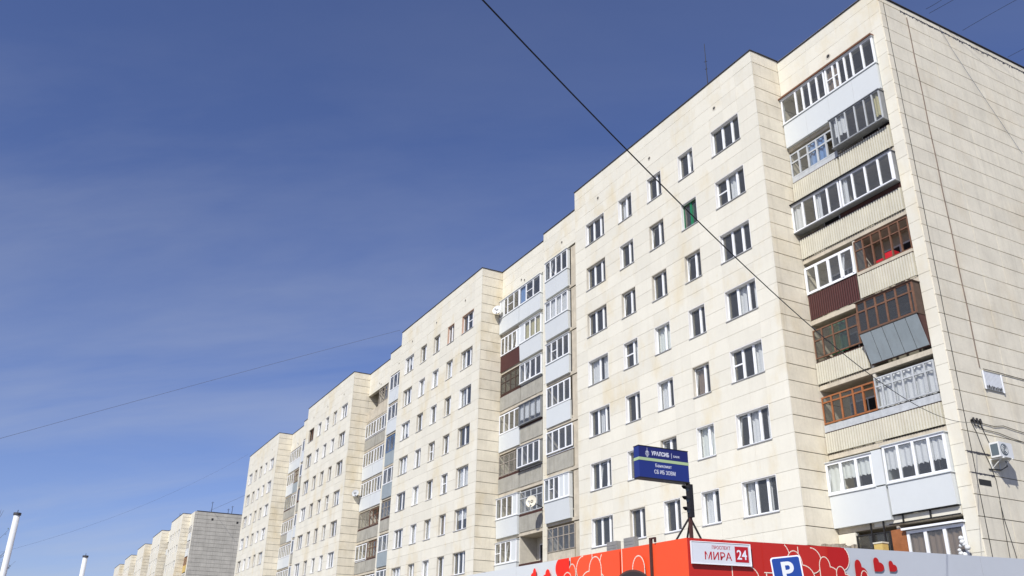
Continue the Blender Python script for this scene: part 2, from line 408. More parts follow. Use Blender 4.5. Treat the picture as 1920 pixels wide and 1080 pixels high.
wall = MB((-70, 32, 0)); rooms = MB((-70, 32, 0)); slabs = MB((-70, 32, 0)); copg = MB((-70, 32, 0)); jd = MB((-70, 32, 0))
TH = .04
def bay(ci, c):
    l = c-BW
    Y0, Y1 = FY+TH, FY+.34
    wall.box(l+.30, c-.30, Y0, Y1, TOPZ, ROOF)                                   # attic band
    for k in range(9):
        b, t_ = wz(k); nb = wz(k+1)[1] if k < 8 else 0
        wall.box(l+.30, c-.30, Y0, Y1, nb, b)
        xs = [(c-.30)]
        for (a, e) in WIN: xs += [c-a, c-e]
        xs.append(l+.30)
        for i in range(0, len(xs), 2): wall.box(xs[i+1], xs[i], Y0, Y1, b, t_)
        for j, (a, e) in enumerate(WIN):
            st = FIXED.get((ci, j, k)) or rand_style(j, random.Random(ci*1000+j*37+k*5+3))
            window(bld, c-e, c-a, b, t_, FY, st)
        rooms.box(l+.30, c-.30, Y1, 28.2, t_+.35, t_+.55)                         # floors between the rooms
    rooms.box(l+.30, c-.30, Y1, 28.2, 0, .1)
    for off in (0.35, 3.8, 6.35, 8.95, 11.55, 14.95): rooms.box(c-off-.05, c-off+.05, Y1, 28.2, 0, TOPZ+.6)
    # side walls of the bay (core)
    jd.box(c-.30, c-TH, FY+TH, 28.2, 0, ROOF-.005); jd.box(l+TH, l+.30, FY+TH, 28.2, 0, ROOF-.005)
    # panels
    for i in range(len(GXL)-1):
        for r in range(len(ZR)-1):
            z1, z0 = ZR[r], ZR[r+1]; zm_ = (z0+z1)/2; xm = (GXL[i]+GXL[i+1])/2
            if any(a < xm < e for a, e in WIN) and any(wz(k)[0] < zm_ < wz(k)[1] for k in range(9)): continue
            x1 = c-GXL[i]; x0 = c-GXL[i+1]
            panel_y(x0, x1 if i else x1, z0, z1, FY)
    for r in range(len(ZR)-1):
        panel_x(FY+TH+.003, RY+.04, ZR[r+1], ZR[r], c)
        panel_x(RY+.04, 28.1, ZR[r+1], ZR[r], c)
    # coping round the bay
    copg.box(l-.04, c+.04, FY-.05, FY+.42, ROOF+.004, ROOF+.034)
    copg.box(c-.38, c+.05, FY+.42, 28.2, ROOF+.004, ROOF+.034); copg.box(l-.05, l+.38, FY+.42, 28.2, ROOF+.004, ROOF+.034)
    for off in (2.7, 7.9, 12.8):
        v = MB((c-off, FY, 26.86)); ring(v, c-off, FY-.012, 26.86, .12, .075, .06); o = build(v, 'roof_vent', 'revealc', bld)
        v = MB((c-off, FY, 26.86)); disc(v, c-off, FY-.004, 26.86, .078); build(v, 'vent_opening', 'void', o)
def ring(mb, x, y, z, R, r, d, n=18):
    vs = []
    for j in range(n):
        t = 2*pi*j/n
        vs += [(x+R*cos(t), y, z+R*sin(t)), (x+r*cos(t), y, z+r*sin(t)), (x+R*cos(t), y+d, z+R*sin(t)), (x+r*cos(t), y+d, z+r*sin(t))]
    fs = []
    for j in range(n):
        a = 4*j; b = 4*((j+1) % n); fs += [(a, a+1, b+1, b), (a, b, b+2, a+2), (a+1, a+3, b+3, b+1)]
    mb.add(vs, fs)
def disc(mb, x, y, z, r, n=18):
    vs = [(x+r*cos(2*pi*j/n), y, z+r*sin(2*pi*j/n)) for j in range(n)]; mb.add(vs, [tuple(range(n))])

# ---- balconies (loggias)
def corrugated(mb, x0, x1, y, z0, z1, pitch=.116, depth=.045):
    n = max(2, int((x1-x0)/pitch)); p = (x1-x0)/n; pr_ = []
    for i in range(n):
        a = x0+i*p; pr_ += [(a, 0), (a+p*.60, 0), (a+p*.68, depth), (a+p*.92, depth)]
    pr_.append((x1, 0))
    for i in range(len(pr_)-1):
        (xa, ya), (xb, yb) = pr_[i], pr_[i+1]
        mb.quad((xa, y-depth+ya, z0), (xb, y-depth+yb, z0), (xb, y-depth+yb, z1), (xa, y-depth+ya, z1))
    mb.quad((x0, y, z0), (x1, y, z0), (x1, y, z1), (x0, y, z1))
def glazing(parent, x0, x1, Y, z0, z1, n, fm='pvc', transom=0, tilt=None, panel=(), open_=(), widths=None, prot=0., curtain=None, muntin=(), fw_=.07, glass='glass', blank='white'):
    """one run of balcony glazing: frame > pane, curtain"""
    Y = Y-prot; o_ = MB((x0, Y, z0)); e = [x0+(x1-x0)*i/n for i in range(n+1)] if widths is None else [x0+(x1-x0)*q for q in widths]
    n = len(e)-1; H = z1-z0; D = .06
    o_.box(x0, x1, Y, Y+D, z0, z0+fw_).box(x0, x1, Y, Y+D, z1-fw_, z1)
    o_.box(x0, x0+fw_, Y, Y+D, z0+fw_, z1-fw_).box(x1-fw_, x1, Y, Y+D, z0+fw_, z1-fw_)
    for q in e[1:-1]: o_.box(q-fw_*.6, q+fw_*.6, Y-.008, Y+D, z0+fw_, z1-fw_)
    zt = z0+H*transom if transom else z1
    for i in range(n):
        if transom: o_.box(e[i]+fw_*.6, e[i+1]-fw_*.6, Y-.004, Y+D, zt-fw_*.5, zt+fw_*.5)
        if i in muntin: o_.box(e[i]+fw_*.6, e[i+1]-fw_*.6, Y-.004, Y+D, (z0+z1)/2-.02, (z0+z1)/2+.025)
        if tilt == i:
            a, b = e[i]+.05, e[i+1]-.05
            for (xa, xb) in ((a, a+.06), (b-.06, b)):
                o_.hexa([(xa, Y-.03, z0+.08), (xb, Y-.03, z0+.08), (xb, Y+.02, z0+.08), (xa, Y+.02, z0+.08)],
                        [(xa, Y+.15, z1-.1), (xb, Y+.15, z1-.1), (xb, Y+.2, z1-.1), (xa, Y+.2, z1-.1)])
    fr = build(o_, 'balcony_window', fm, parent)
    for i in range(n):
        a, b = e[i]+fw_*.6, e[i+1]-fw_*.6
        if i in open_: continue
        mm = blank if i in panel else glass
        if transom:
            pbox('pane', a, b, Y+.02, Y+.028, z0+fw_, zt-fw_*.5, mm, fr); pbox('pane', a, b, Y+.02, Y+.028, zt+fw_*.5, z1-fw_, mm, fr)
        else: pbox('pane', a, b, Y+.02, Y+.028, z0+fw_, z1-fw_, mm, fr)
    if prot > .08:     # side cheeks and lid of a frame that stands out from the wall
        s_ = MB((x0, Y, z0)); s_.box(x0, x0+.04, Y+D, Y+D+prot, z0, z1).box(x1-.04, x1, Y+D, Y+D+prot, z0, z1)
        s_.box(x0-.04, x1+.04, Y-.05, Y+D+prot, z1+.002, z1+.03).box(x0-.03, x1+.03, Y-.04, Y+D+prot, z0-.04, z0-.002)
        build(s_, 'window_surround', {'pvc': 'white' if prot < .25 else 'metalframe', 'greypaint': 'metalframe', 'wood': 'darkwood'}.get(fm, fm), fr)
    if curtain:
        for (a, b, cm, f0) in curtain:
            c = MB((x0, Y, z0)); L_ = (x1-x0)*(b-a); k = max(6, int(L_/.06)); xs = x0+(x1-x0)*a
            for i in range(k):
                y1 = Y+.12+.03*sin(i*1.7); y2 = Y+.12+.03*sin((i+1)*1.7); f1 = f0+(.03*sin(i*2.3) if f0 else 0); f2 = f0+(.03*sin((i+1)*2.3) if f0 else 0)
                c.quad((xs+L_*i/k, y1, z0+H*f1), (xs+L_*(i+1)/k, y2, z0+H*f2), (xs+L_*(i+1)/k, y2, z1), (xs+L_*i/k, y1, z1))
            build(c, 'curtain', cm, fr, smooth=True)
    return fr
def parapet(parent, x0, x1, Y, z0, z1, kind, prot=0., slant=0., split=None):
    mb = MB((x0, Y, z0)); Yp = Y-prot
    if kind in ('corr', 'corrg', 'brown'):
        corrugated(mb, x0, x1, Yp+.02, z0, z1, {'corr': .116, 'corrg': .15, 'brown': .11}[kind], {'corr': .06, 'corrg': .035, 'brown': .007}[kind])
        o = build(mb, 'balcony_parapet', kind, parent)
        rl = MB((x0, Y, z1)); rl.tube([(x0, Yp-.0, z1+.03), (x1, Yp-.0, z1+.03)], .022, 6)
        build(rl, 'handrail', 'rust' if kind != 'brown' else 'brownd', o)
    else:
        m_ = {'white': 'white', 'sheet': 'greysheet', 'paint': 'greypaint', 'conc': 'slab', 'brownd': 'brownd'}[kind]
        # flat sheets butted side by side; the foot may stand further back than the top
        n = split or max(1, int(round((x1-x0)/1.3)))
        for i in range(n):
            a = x0+(x1-x0)*i/n+.004; b = x0+(x1-x0)*(i+1)/n-.004
            mb.hexa([(a, Yp+slant, z0), (b, Yp+slant, z0), (b, Y+.05+slant*.2, z0), (a, Y+.05+slant*.2, z0)],
                    [(a, Yp, z1), (b, Yp, z1), (b, Y+.05, z1), (a, Y+.05, z1)])
        o = build(mb, 'balcony_parapet', m_, parent)
    return o
def ZB(k): return 23.40-2.79*k
def loggia_column(x0, x1, Y, back, halves, split=None, attic=True, depthm=1.25):
    """slabs, partition and back wall of one stack of balconies"""
    yb = Y+depthm
    for k in range(9):
        zb = ZB(k); s = MB((x0, Y, zb)); s.box(x0, x1, Y+.03, yb, zb-.04, zb+.15); build(s, 'balcony_slab', 'slab', bld)
    lb = MB((x0, Y, 0)); lb.box(x0, x1, yb, yb+.15, 0, 26.25)
    build(lb, 'loggia_back_wall', 'revealc', bld)
    if split is not None: build(MB((split, Y, 0)).box(split-.06, split+.06, Y+.06, yb, 0, 26.2), 'loggia_partition', 'revealc', bld)
    for k in range(9):
        zb = ZB(k)
        mids = [(x0+x1)/2] if split is None else [(x0+split)/2, (x1+split)/2]
        for mdx in mids:
            o = MB((mdx, yb, zb)); o.box(mdx-.95, mdx+.75, yb-.05, yb-.006, zb+.9, zb+2.35); fr = build(o, 'balcony_door', 'pvc', bld)
            pbox('pane', mdx-.87, mdx-.1, yb-.065, yb-.052, zb+1.0, zb+2.27, 'void', fr); pbox('pane', mdx-.02, mdx+.67, yb-.065, yb-.052, zb+1.0, zb+2.27, 'void', fr)
    if attic:
        wall.box(x0, x1, Y+TH, Y+.3, 26.18, ROOF)

xR0, xR1 = -23.90, -18.66
# --- right-hand stack (between the first bay and the gable)
def stack_right():
    loggia_column(xR0, xR1, RY, 28, 2, split=-21.27)
    n = -21.27; P = bld
    L0, L1, R0, R1 = xR0+.03, n-.03, n+.03, xR1-.02
    def gz(k): return ZB(k)+1.38, ZB(k)+2.70
    # row 1: white plastic, all along, with a copper drip edge above
    a, b = gz(0)
    glazing(P, L0, L1, RY, a, b, 4, prot=.12, widths=[0, .34, .50, .66, .83, 1])
    glazing(P, R0, R1, RY, a, b, 4, prot=.12, widths=[0, .17, .28, .42, .56, .78, 1], muntin=(0, 1), curtain=[(.02, .27, 'curtaing', 0)])
    parapet(P, L0, R1, RY, ZB(0)+.12, a-.045, 'white', prot=.12, split=4)
    pbox('drip_edge', xR0-.02, xR1+.03, RY-.22, RY+.03, b+.035, b+.10, 'copper', P)
    # row 2
    a, b = gz(1)
    glazing(P, L0, L1, RY, a-.02, b-.12, 5, 'greypaint', transom=.62, curtain=[(.38, .8, 'curtainb', 0)], open_=(4,))
    glazing(P, R0, R1, RY, a+.02, b+.05, 6, 'greypaint', prot=.30, fw_=.045, widths=[0, .14, .32, .51, .70, .86, 1], curtain=[(.05, .3, 'curtain', .35), (.86, .97, 'curtainy', .2)])
    parapet(P, L0, L1, RY, a-.28, a-.03, 'paint'); parapet(P, L0, L1, RY, ZB(1)+.18, a-.30, 'corr'); parapet(P, R0, R1, RY, ZB(1)+.18, a-.22, 'corr')
    # row 3
    a, b = gz(2)
    glazing(P, L0-.05, L1, RY, a+.0, b-.02, 4, prot=.26, widths=[0, .24, .5, .76, 1], curtain=[(.02, .25, 'curtain', .0), (.5, .6, 'curtain', 0)])
    glazing(P, R0, R1, RY, a+.0, b-.02, 4, prot=.26, widths=[0, .25, .5, .75, .97, 1], curtain=[(.0, .12, 'curtain', 0)])
    pbox('drip_edge', xR0-.06, xR1, RY-.36, RY-.2, b+.015, b+.05, 'iron', P)
    parapet(P, L0, R1, RY, ZB(2)+.18, ZB(2)+1.1, 'corr'); parapet(P, R0-.4, R1, RY, ZB(2)+1.16, a-.05, 'brownd', split=1)
    # row 4
    a, b = gz(3)
    glazing(P, L0, L1, RY, a-.08, b-.18, 4, prot=.03, widths=[0, .25, .5, .74, 1], tilt=3, fw_=.10)
    parapet(P, L0, L1, RY, ZB(3)+.18, a-.1, 'brown')
    glazing(P, R0, R1, RY, a-.08, b-.06, 6, 'wood', transom=.68, open_=(1, 2, 3, 4, 5), fw_=.045, glass='glassd')
    parapet(P, R0, R1, RY, ZB(3)+.2, a-.25, 'corr'); pbox('parapet_rail', R0, R1, RY-.03, RY+.05, a-.21, a-.09, 'slab', P)
    # row 5
    a, b = gz(4)
    glazing(P, L0, L1, RY, a-.12, b-.2, 5, 'wood', transom=.62, fw_=.05, glass='glassd', widths=[0, .18, .4, .68, .88, 1], curtain=[(.3, .62, 'green', .0)])
    parapet(P, L0, L1-.05, RY, ZB(4)+.2, ZB(4)+1.08, 'corr')
    glazing(P, R0, R1, RY, a+.06, b-.02, 6, 'wood', transom=.68, prot=.42, fw_=.06, glass='glassd', widths=[0, .17, .35, .53, .71, .93, 1])
    for i in range(5):
        xa = R0+(R1-R0)*i/5+.015; xb = R0+(R1-R0)*(i+1)/5-.015; z0, z1 = ZB(4)+.28, a+.0
        sp = MB((xa, RY, z0)); sp.hexa([(xa, RY-.06, z0), (xb, RY-.06, z0), (xb, RY-.03, z0), (xa, RY-.03, z0)], [(xa, RY-.44, z1), (xb, RY-.44, z1), (xb, RY-.41, z1), (xa, RY-.41, z1)])
        build(sp, 'slanted_sheet', 'greysheet', P)
    build(MB((R0, RY, ZB(4))).hexa([(R0, RY-.02, ZB(4)+.25), (R1, RY-.02, ZB(4)+.25), (R1, RY+.02, ZB(4)+.25), (R0, RY+.02, ZB(4)+.25)],
          [(R0-.02, RY-.38, a+.0), (R1+.02, RY-.38, a), (R1+.02, RY+.02, a), (R0-.02, RY+.02, a)]), 'box_lining', 'rust', P)
    # row 6
    a, b = gz(5)
    glazing(P, L0, L1+.02, RY, a-.04, b-.25, 5, 'woodo', fw_=.06, transom=.78, widths=[0, .19, .37, .6, .78, 1], glass='glassd', open_=(4,))
    glazing(P, R0, R1, RY, a-.02, b-.18, 6, 'greypaint', transom=.7, fw_=.05, prot=.05, widths=[0, .13, .31, .48, .66, .85, 1], curtain=[(0.03, .97, 'curtain', 0)])
    parapet(P, L0, R1, RY, ZB(5)+1.02, a-.09, 'paint', prot=.03, split=2); parapet(P, L0, R1, RY, ZB(5)+.2, ZB(5)+.98, 'corr')
    # row 7
    a, b = gz(6)
    glazing(P, L0-.06, L1-.45, RY, a, b-.12, 3, prot=.2, fw_=.09, tilt=0, curtain=[(.0, .34, 'blind', 0), (.34, 1., 'blind', .42)])
    pbox('side_panel', L1-.45, L1, RY-.2, RY+.02, a-.0, b-.06, 'white', P)
    glazing(P, R0, R1, RY, a, b+.0, 4, prot=.2, fw_=.08, curtain=[(.02, .98, 'curtain', .36)])
    parapet(P, L0-.04, L1-.01, RY, ZB(6)+.15, a-.05, 'white', prot=.2, slant=.04, split=1); parapet(P, R0+.01, R1, RY, ZB(6)+.3, a-.05, 'white', prot=.2, slant=.03, split=1)
    # row 8: ground-level storey seen over the kiosk
    a, b = ZB(7)+.9, ZB(7)+2.62
    pbox('balcony_sill_wall', xR0, -23.1, RY, RY+.2, 0, b+.1, 'cream', P)
    glazing(P, -23.08, -21.55, RY, a-1.6, b-.02, 3, 'iron', fw_=.05, glass='glassd', widths=[0, .5, .97, 1])
    pbox('door_board', -21.53, -20.93, RY-.02, RY+.03, a-1.6, b-.02, 'woodo', P)
    glazing(P, -20.9, R1, RY, a-1.6, b-.12, 3, fw_=.10, prot=.03, curtain=[(.0, .98, 'curtaing', 0)])
    pbox('awning_board', -21.0, R1+.05, RY-.16, RY+.03, b-.10, b-.03, 'pvc', P)
    pbox('balcony_beam', -22.2, R1, RY-.01, RY+.05, ZB(6)-.0, ZB(6)+.26, 'cream', P)
    for xx in (-22.3, -21.75, -20.9, -19.8):
        bp_ = MB((xx, RY, 5)); bp_.box(xx-.022, xx+.022, RY-.10, RY-.05, (3.5 if xx < -21.5 else ZB(6)-.02), ZB(6)+.30); build(bp_, 'iron_bar', 'iron', P)
    pbox('iron_bar', -22.9, R1, RY-.10, RY-.06, ZB(6)+.27, ZB(6)+.30, 'iron', P); pbox('iron_bar', -21.5, R1, RY-.10, RY-.06, ZB(6)-.02, ZB(6)+.02, 'iron', P)

# --- generic stacks, rows as short tuples: (left spec, right spec) ; spec = (frame, n, transom, parapet, extras)
def half(x0, x1, Y, k, sp, far=False):
    fm, n, tr, par, ex = sp
    zb = ZB(k); a, b = zb+1.30, zb+2.62
    prot = ex.get('prot', .05 if fm == 'pvc' else 0)
    if fm:
        kw = {q: ex[q] for q in ('tilt', 'panel', 'open_', 'widths', 'curtain', 'muntin', 'glass') if q in ex}
        glazing(bld, x0, x1, Y, a, b, n, fm, transom=tr, prot=prot, fw_=ex.get('fw', .075 if fm in ('pvc', 'bluepvc') else .05), **kw)
    if par in ('corr', 'corrg'):
        parapet(bld, x0, x1, Y, zb+.17, zb+1.12, par)
        if a-.05 > zb+1.2: parapet(bld, x0, x1, Y, zb+1.17, a-.045, 'paint' if fm == 'pvc' else 'brownd', split=1)
    elif par: parapet(bld, x0, x1, Y, zb+.12, a-.045 if fm else zb+1.1, par, prot=prot, slant=ex.get('slant', .0))

PV = 'pvc'
W1 = [
 [(PV, 4, 0, 'white', dict(panel=(0,), widths=[0,.24,.42,.74,1], muntin=(2,), prot=.2)), (PV, 3, 0, 'white', dict(muntin=(1,), prot=.2, curtain=[(.0,.3,'curtainb',0)]))],
 [(PV, 5, 0, 'brown', dict(tilt=3, widths=[0,.2,.38,.58,.8,1], panel=(4,))), (PV, 4, 0, 'white', dict(panel=(0,), curtain=[(.25,.98,'curtainy',0)], prot=.16, slant=.05))],
 [('darkwood', 4, .6, 'corrg', dict(glass='glassd')), (PV, 4, 0, 'corrg', dict(tilt=1, prot=.12))],
 [(PV, 4, 0, 'white', dict()), ('metalframe', 4, 0, 'corrg', dict(prot=.15, curtain=[(.02,.98,'curtain',.25)]))],
 [('oldwood', 4, .6, 'corrg', dict()), (PV, 4, 0, 'corrg', dict(prot=.25))],
 [(PV, 4, 0, 'white', dict(widths=[0,.26,.52,.78,1], panel=(3,), prot=.15, slant=.05)), ('greypaint', 4, .68, 'corrg', dict())],
 [(PV, 4, 0, 'white', dict(tilt=2, muntin=(0,), panel=(3,), widths=[0,.26,.5,.74,1], prot=.15)), (None, 0, 0, 'brownd', {})],
 [(PV, 4, 0, 'corrg', {}), (PV, 4, 0, 'white', {})], [('wood', 4, .6, 'corrg', {}), (PV, 4, 0, 'white', {})]]
N1 = [(PV, 4, 0, 'white', dict(prot=.16, tilt=1, slant=.06)), (PV, 4, 0, 'white', dict(prot=.16, curtain=[(.02,.98,'curtain',0)], slant=.06)), (PV, 4, 0, 'white', dict(prot=.1, muntin=(1,))),
      (PV, 4, 0, 'white', dict(prot=.05)), (PV, 4, 0, 'corrg', dict(prot=.08)), (PV, 5, 0, 'white', dict(prot=.2, panel=(3, 4), muntin=(1,), slant=.08)),
      ('oldwood', 5, .6, 'conc', dict()), (PV, 4, 0, 'white', {}), (PV, 4, 0, 'corrg', {})]
W2 = [
 [(None, 0, 0, 'conc', {}), ('oldwood', 4, .7, 'conc', dict(open_=(0, 1)))],
 [(PV, 4, 0, 'corrg', {}), (PV, 4, 0, 'corrg', {})], [(PV, 4, 0, 'white', {}), (PV, 4, 0, 'white', {})],
 [(PV, 4, 0, 'white', {}), (PV, 4, 0, 'white', {})], [('oldwood', 3, 0, 'corrg', {}), ('wood', 3, .6, 'corrg', dict(open_=(0, 1, 2)))],
 [(PV, 3, 0, 'corrg', {}), ('wood', 4, .6, 'corrg', {})], [(PV, 4, 0, 'white', {}), (PV, 4, 0, 'corrg', {})],
 [(PV, 4, 0, 'corrg', {}), (PV, 4, 0, 'white', {})], [(PV, 4, 0, 'corrg', {}), (PV, 4, 0, 'white', {})]]
N2 = [(PV, 3, 0, 'white', {}), (PV, 3, 0, 'white', {}), ('bluepvc', 3, 0, 'sheet', {}), (PV, 3, 0, 'sheet', {}), ('oldwood', 4, .6, 'corrg', {}), (PV, 3, 0, 'sheet', {}), (PV, 3, 0, 'white', {}), (PV, 3, 0, 'corrg', {}), (PV, 3, 0, 'corrg', {})]
W3 = [[(PV, 4, 0, 'white', {}), (PV, 3, 0, 'white', {})], [(PV, 3, 0, 'white', {}), ('wood', 3, .6, 'sheet', {})], [('greypaint', 3, 0, 'corrg', {}), (PV, 3, 0, 'corrg', {})],
      [(PV, 3, 0, 'corrg', {}), (PV, 3, 0, 'white', {})], [(PV, 4, 0, 'white', {}), (PV, 4, 0, 'white', {})], [(PV, 4, 0, 'corrg', {}), (PV, 4, 0, 'white', {})],
      [(PV, 4, 0, 'white', {}), (PV, 4, 0, 'corrg', {})], [(PV, 4, 0, 'corrg', {}), (PV, 4, 0, 'corrg', {})], [(PV, 4, 0, 'corrg', {}), (PV, 4, 0, 'corrg', {})]]
N3 = [(PV, 3, 0, 'white', {}), (PV, 3, 0, 'corrg', {}), ('wood', 3, 0, 'corrg', {}), (PV, 3, 0, 'white', {}), (PV, 3, 0, 'corrg', {}), (PV, 3, 0, 'white', {}), (PV, 3, 0, 'white', {}), (PV, 3, 0, 'corrg', {}), (PV, 3, 0, 'corrg', {})]

def junction(c, W, Nn):
    """the recess between two bays: narrow stack (nearer), then wide stack, seen left of the bay whose right corner is c"""
    nb = c-PER; l = c-BW; nl = l-NW          # nl: step between the two planes
    wx0, wx1 = nb+.02, nl-.90                # wide opening
    sx = (wx0+wx1)/2-.0
    loggia_column(wx0, wx1, RY, 28, 2, split=sx)
    for k in range(9):
        for i, sp in enumerate(W[k]):
            half((wx0 if i == 0 else sx)+.03, (sx if i == 0 else wx1)-.03, RY, k, sp)
    # pier between the stacks
    jd.box(wx1, nl+.42, RY+TH, 28.2, 0, ROOF-.005) if False else wall.box(wx1, nl-.04, RY+TH, 28.0, 0, ROOF)
    wall.box(nl-.04+.08, nl+.42, NY+TH, 28.0, 0, ROOF); wall.box(nl-.04, nl+.04, NY+TH+.02, 28.0, 0, ROOF-.01)
    for r in range(len(ZR)-1):
        z1, z0 = ZR[r], ZR[r+1]
        panel_y(wx1, nl, z0, z1, RY); panel_y(nl, nl+.42, z0, z1, NY)
        panels.append(('x', NY+.045, RY+.03, z0, z1, nl-.0, 'return', .004, .01)) if False else None
        if z0 > 26.1:
            w3 = (wx1-wx0)/4
            for j in range(4): panel_y(wx0+w3*j, wx0+w3*(j+1), z0, z1, RY)
            w4 = (l-(nl+.42))/3
            for j in range(3): panel_y(nl+.42+w4*j, nl+.42+w4*(j+1), z0, z1, NY)
    panel_y(wx0, wx1, 26.18, ZR[3], RY) ; panel_y(nl+.42, l, 26.18, ZR[3], NY)
    nx0, nx1 = nl+.42, l+.02
    loggia_column(nx0, nx1, NY, 28, 1, depthm=1.55)
    for k in range(9):
        sp = Nn[k]; wide = sp[3] in ('corrg', 'conc', 'sheet')
        half(nx0+.02, (nx0+2.95) if wide else nx0+2.72, NY, k, sp)
        pbox('loggia_cheek', nx0+2.80, nx0+3.9, NY+.08, NY+1.5, ZB(k)+.17, ZB(k+1)+2.79+2.70, 'slab', bld)
    copg.box(wx0-.02, nl+.0, RY-.05, RY+.36, ROOF+.004, ROOF+.034); copg.box(nl, l+.0, NY-.05, NY+.40, ROOF+.004, ROOF+.035)
    for (x, y, z) in ((nl+2.3, NY, 26.85), (nb+2.85, RY, 26.75), (nb+3.3, RY, 26.2+.35)):
        v = MB((x, y, z)); ring(v, x, y-.012, z, .11, .07, .06); o = build(v, 'roof_vent', 'revealc', bld)
        v = MB((x, y, z)); disc(v, x, y-.004, z, .072); build(v, 'vent_opening', 'void', o)

stack_right()
for ci in range(4): bay(ci, CX0-PER*ci)
junction(CX0, W1, N1); junction(CX0-PER, W2, N2); junction(CX0-2*PER, W3, N3)
LEFT = CX0-3*PER-BW
# pier at the gable and attic above the right stack
wall.box(xR1, GX-.30, RY+TH, 28.0, 0, ROOF-.05)
for r in range(len(ZR)-1):
    z1, z0 = ZR[r], ZR[r+1]
    panel_y(xR1, GX-TH-.002, z0, z1 if r else 28.30, RY, gz=.006)
    if z0 > 26.3:
        for j in range(3):
            w3 = (xR1-xR0)/3; panel_y(CX0+.02+w3*j, xR0+w3*(j+1), z0, z1 if r else 28.30, RY)
panel_y(xR0, xR1, 26.18, 26.41, RY)
copg.box(CX0+.05, GX+.04, RY-.05, RY+.34, 28.305, 28.335)
v = MB((-21, RY, 26.72)); ring(v, -21, RY-.012, 26.72, .13, .085, .06); o = build(v, 'roof_vent', 'revealc', bld)
v = MB((-21, RY, 26.72)); disc(v, -21, RY-.004, 26.72, .088); build(v, 'vent_opening', 'void', o)
# gable
GTOP = 27.90
jd.box(GX-.30, GX-TH, RY+TH, 40.0, 0, GTOP-.01)
GYL = [RY+.0, 27.07, 28.47, 29.87, 31.27, 32.67, 34.07, 35.47, 36.87, 38.27, 40.0]
GZ = [GTOP, 27.62, 26.96]
while GZ[-1] > 1: GZ.append(GZ[-1]-.705)
GZ.append(0)
for r in range(len(GZ)-1):
    for i in range(len(GYL)-1):
        panel_x(GYL[i]+(.0 if i else .0), GYL[i+1], GZ[r+1], GZ[r], GX, 'gable', .005 if i not in (0, 1, 2) else .011, .013 if r else .03)
copg.box(GX-.36, GX+.05, RY+.36, 40.0, GTOP+.004, GTOP+.035)
# main volume behind
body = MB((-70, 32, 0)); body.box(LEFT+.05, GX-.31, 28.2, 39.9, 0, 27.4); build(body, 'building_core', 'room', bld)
build(MB((-70, 32, 27)).box(LEFT+.3, GX-.4, 26.9, 39.8, 27.41, 27.5), 'roof', 'coping', bld)
build(wall, 'wall', 'joint', bld); build(jd, 'side_wall', 'jointdark', bld); build(rooms, 'room_interior', 'room', bld); build(copg, 'roof_coping', 'coping', bld)

# ---- panels: the 300 that show largest are objects, the rest one part
def area(p):
    o, a0, a1, z0, z1, pl = p[:6]
    q = [(a0, pl, z0), (a1, pl, z0), (a1, pl, z1), (a0, pl, z1)] if o == 'y' else [(pl, a0, z0), (pl, a1, z0), (pl, a1, z1), (pl, a0, z1)]
    c = [px(t) for t in q]
    cx_ = sum(t[0] for t in c)/4; cy_ = sum(t[1] for t in c)/4
    if not (-10 < cx_ < 1930 and -10 < cy_ < 1085): return 0
    s = 0
    for i in range(4): s += c[i][0]*c[(i+1) % 4][1]-c[(i+1) % 4][0]*c[i][1]
    return abs(s)/2
panels.sort(key=lambda p: -area(p))
pr2 = random.Random(5)
rest = {}
for i, p in enumerate(panels):
    o, a0, a1, z0, z1, pl, m_, gx, gz = p
    j = pr2.uniform(-.003, .003)
    if o == 'y': bx_ = (a0+gx, a1-gx, pl+j, pl+TH+.004, z0+gz, z1-gz)
    else: bx_ = (pl-TH-.004, pl+j, a0+gx, a1-gx, z0+gz, z1-gz)
    if bx_[1]-bx_[0] < .01 or bx_[3]-bx_[2] < .01 or bx_[5]-bx_[4] < .01: continue
    if i < 300: pbox('wall_panel', *bx_, m_, bld)
    else: rest.setdefault(m_, []).append(bx_)
rp = MB((-70, 32, 0)); mi = []
names_ = list(rest)
for k_, m_ in enumerate(names_):
    for b_ in rest[m_]: rp.box(*b_); mi += [k_]*6
me = rp.mesh('wall_panels', names_)
me.polygons.foreach_set('material_index', mi); me.update()
o = link('wall_panels', me, bld, (-70, 32, 0)); o['kind'] = 'stuff'

# joint stain running down the gable from the roof, cable conduit and slot
gp = MB((GX, 28.47, 20)); gp.tube([(GX+.012, 28.44+.012*sin(i*1.3), 27.4-i*.65) for i in range(25)], .022, 6); build(gp, 'drain_conduit', 'pipe', bld)
gp = MB((GX, 27.08, 20)); gp.tube([(GX+.008, 27.07+.008*sin(i*2.1), 27.6-i*1.0) for i in range(24)], .013, 5); build(gp, 'conduit', 'cable', bld)
v0 = onX(1835, 901, GX); pbox('wall_slot', GX-.002, GX+.012, v0.y, v0.y+.62, v0.z-.13, v0.z+.06, 'void', bld)

# grey boxes under the first-floor windows of the first bay
for xx, zc in ((-36.0, 7.25), (-34.58, 7.28)):
    o = thing('utility_box', ('left' if xx < -35 else 'right')+' grey metal box of two above the orange kiosk wall', 'utility box', (xx, FY, zc-.35), 'grey boxes below the windows')
    pbox('casing', xx-.42, xx+.42, FY-.25, FY-.012, zc-.40, zc+.30, 'boxgrey', o)
    for q in range(4): pbox('louvre', xx-.36, xx+.36, FY-.262, FY-.25, zc-.3+q*.14, zc-.22+q*.14, 'boxgrey', o)

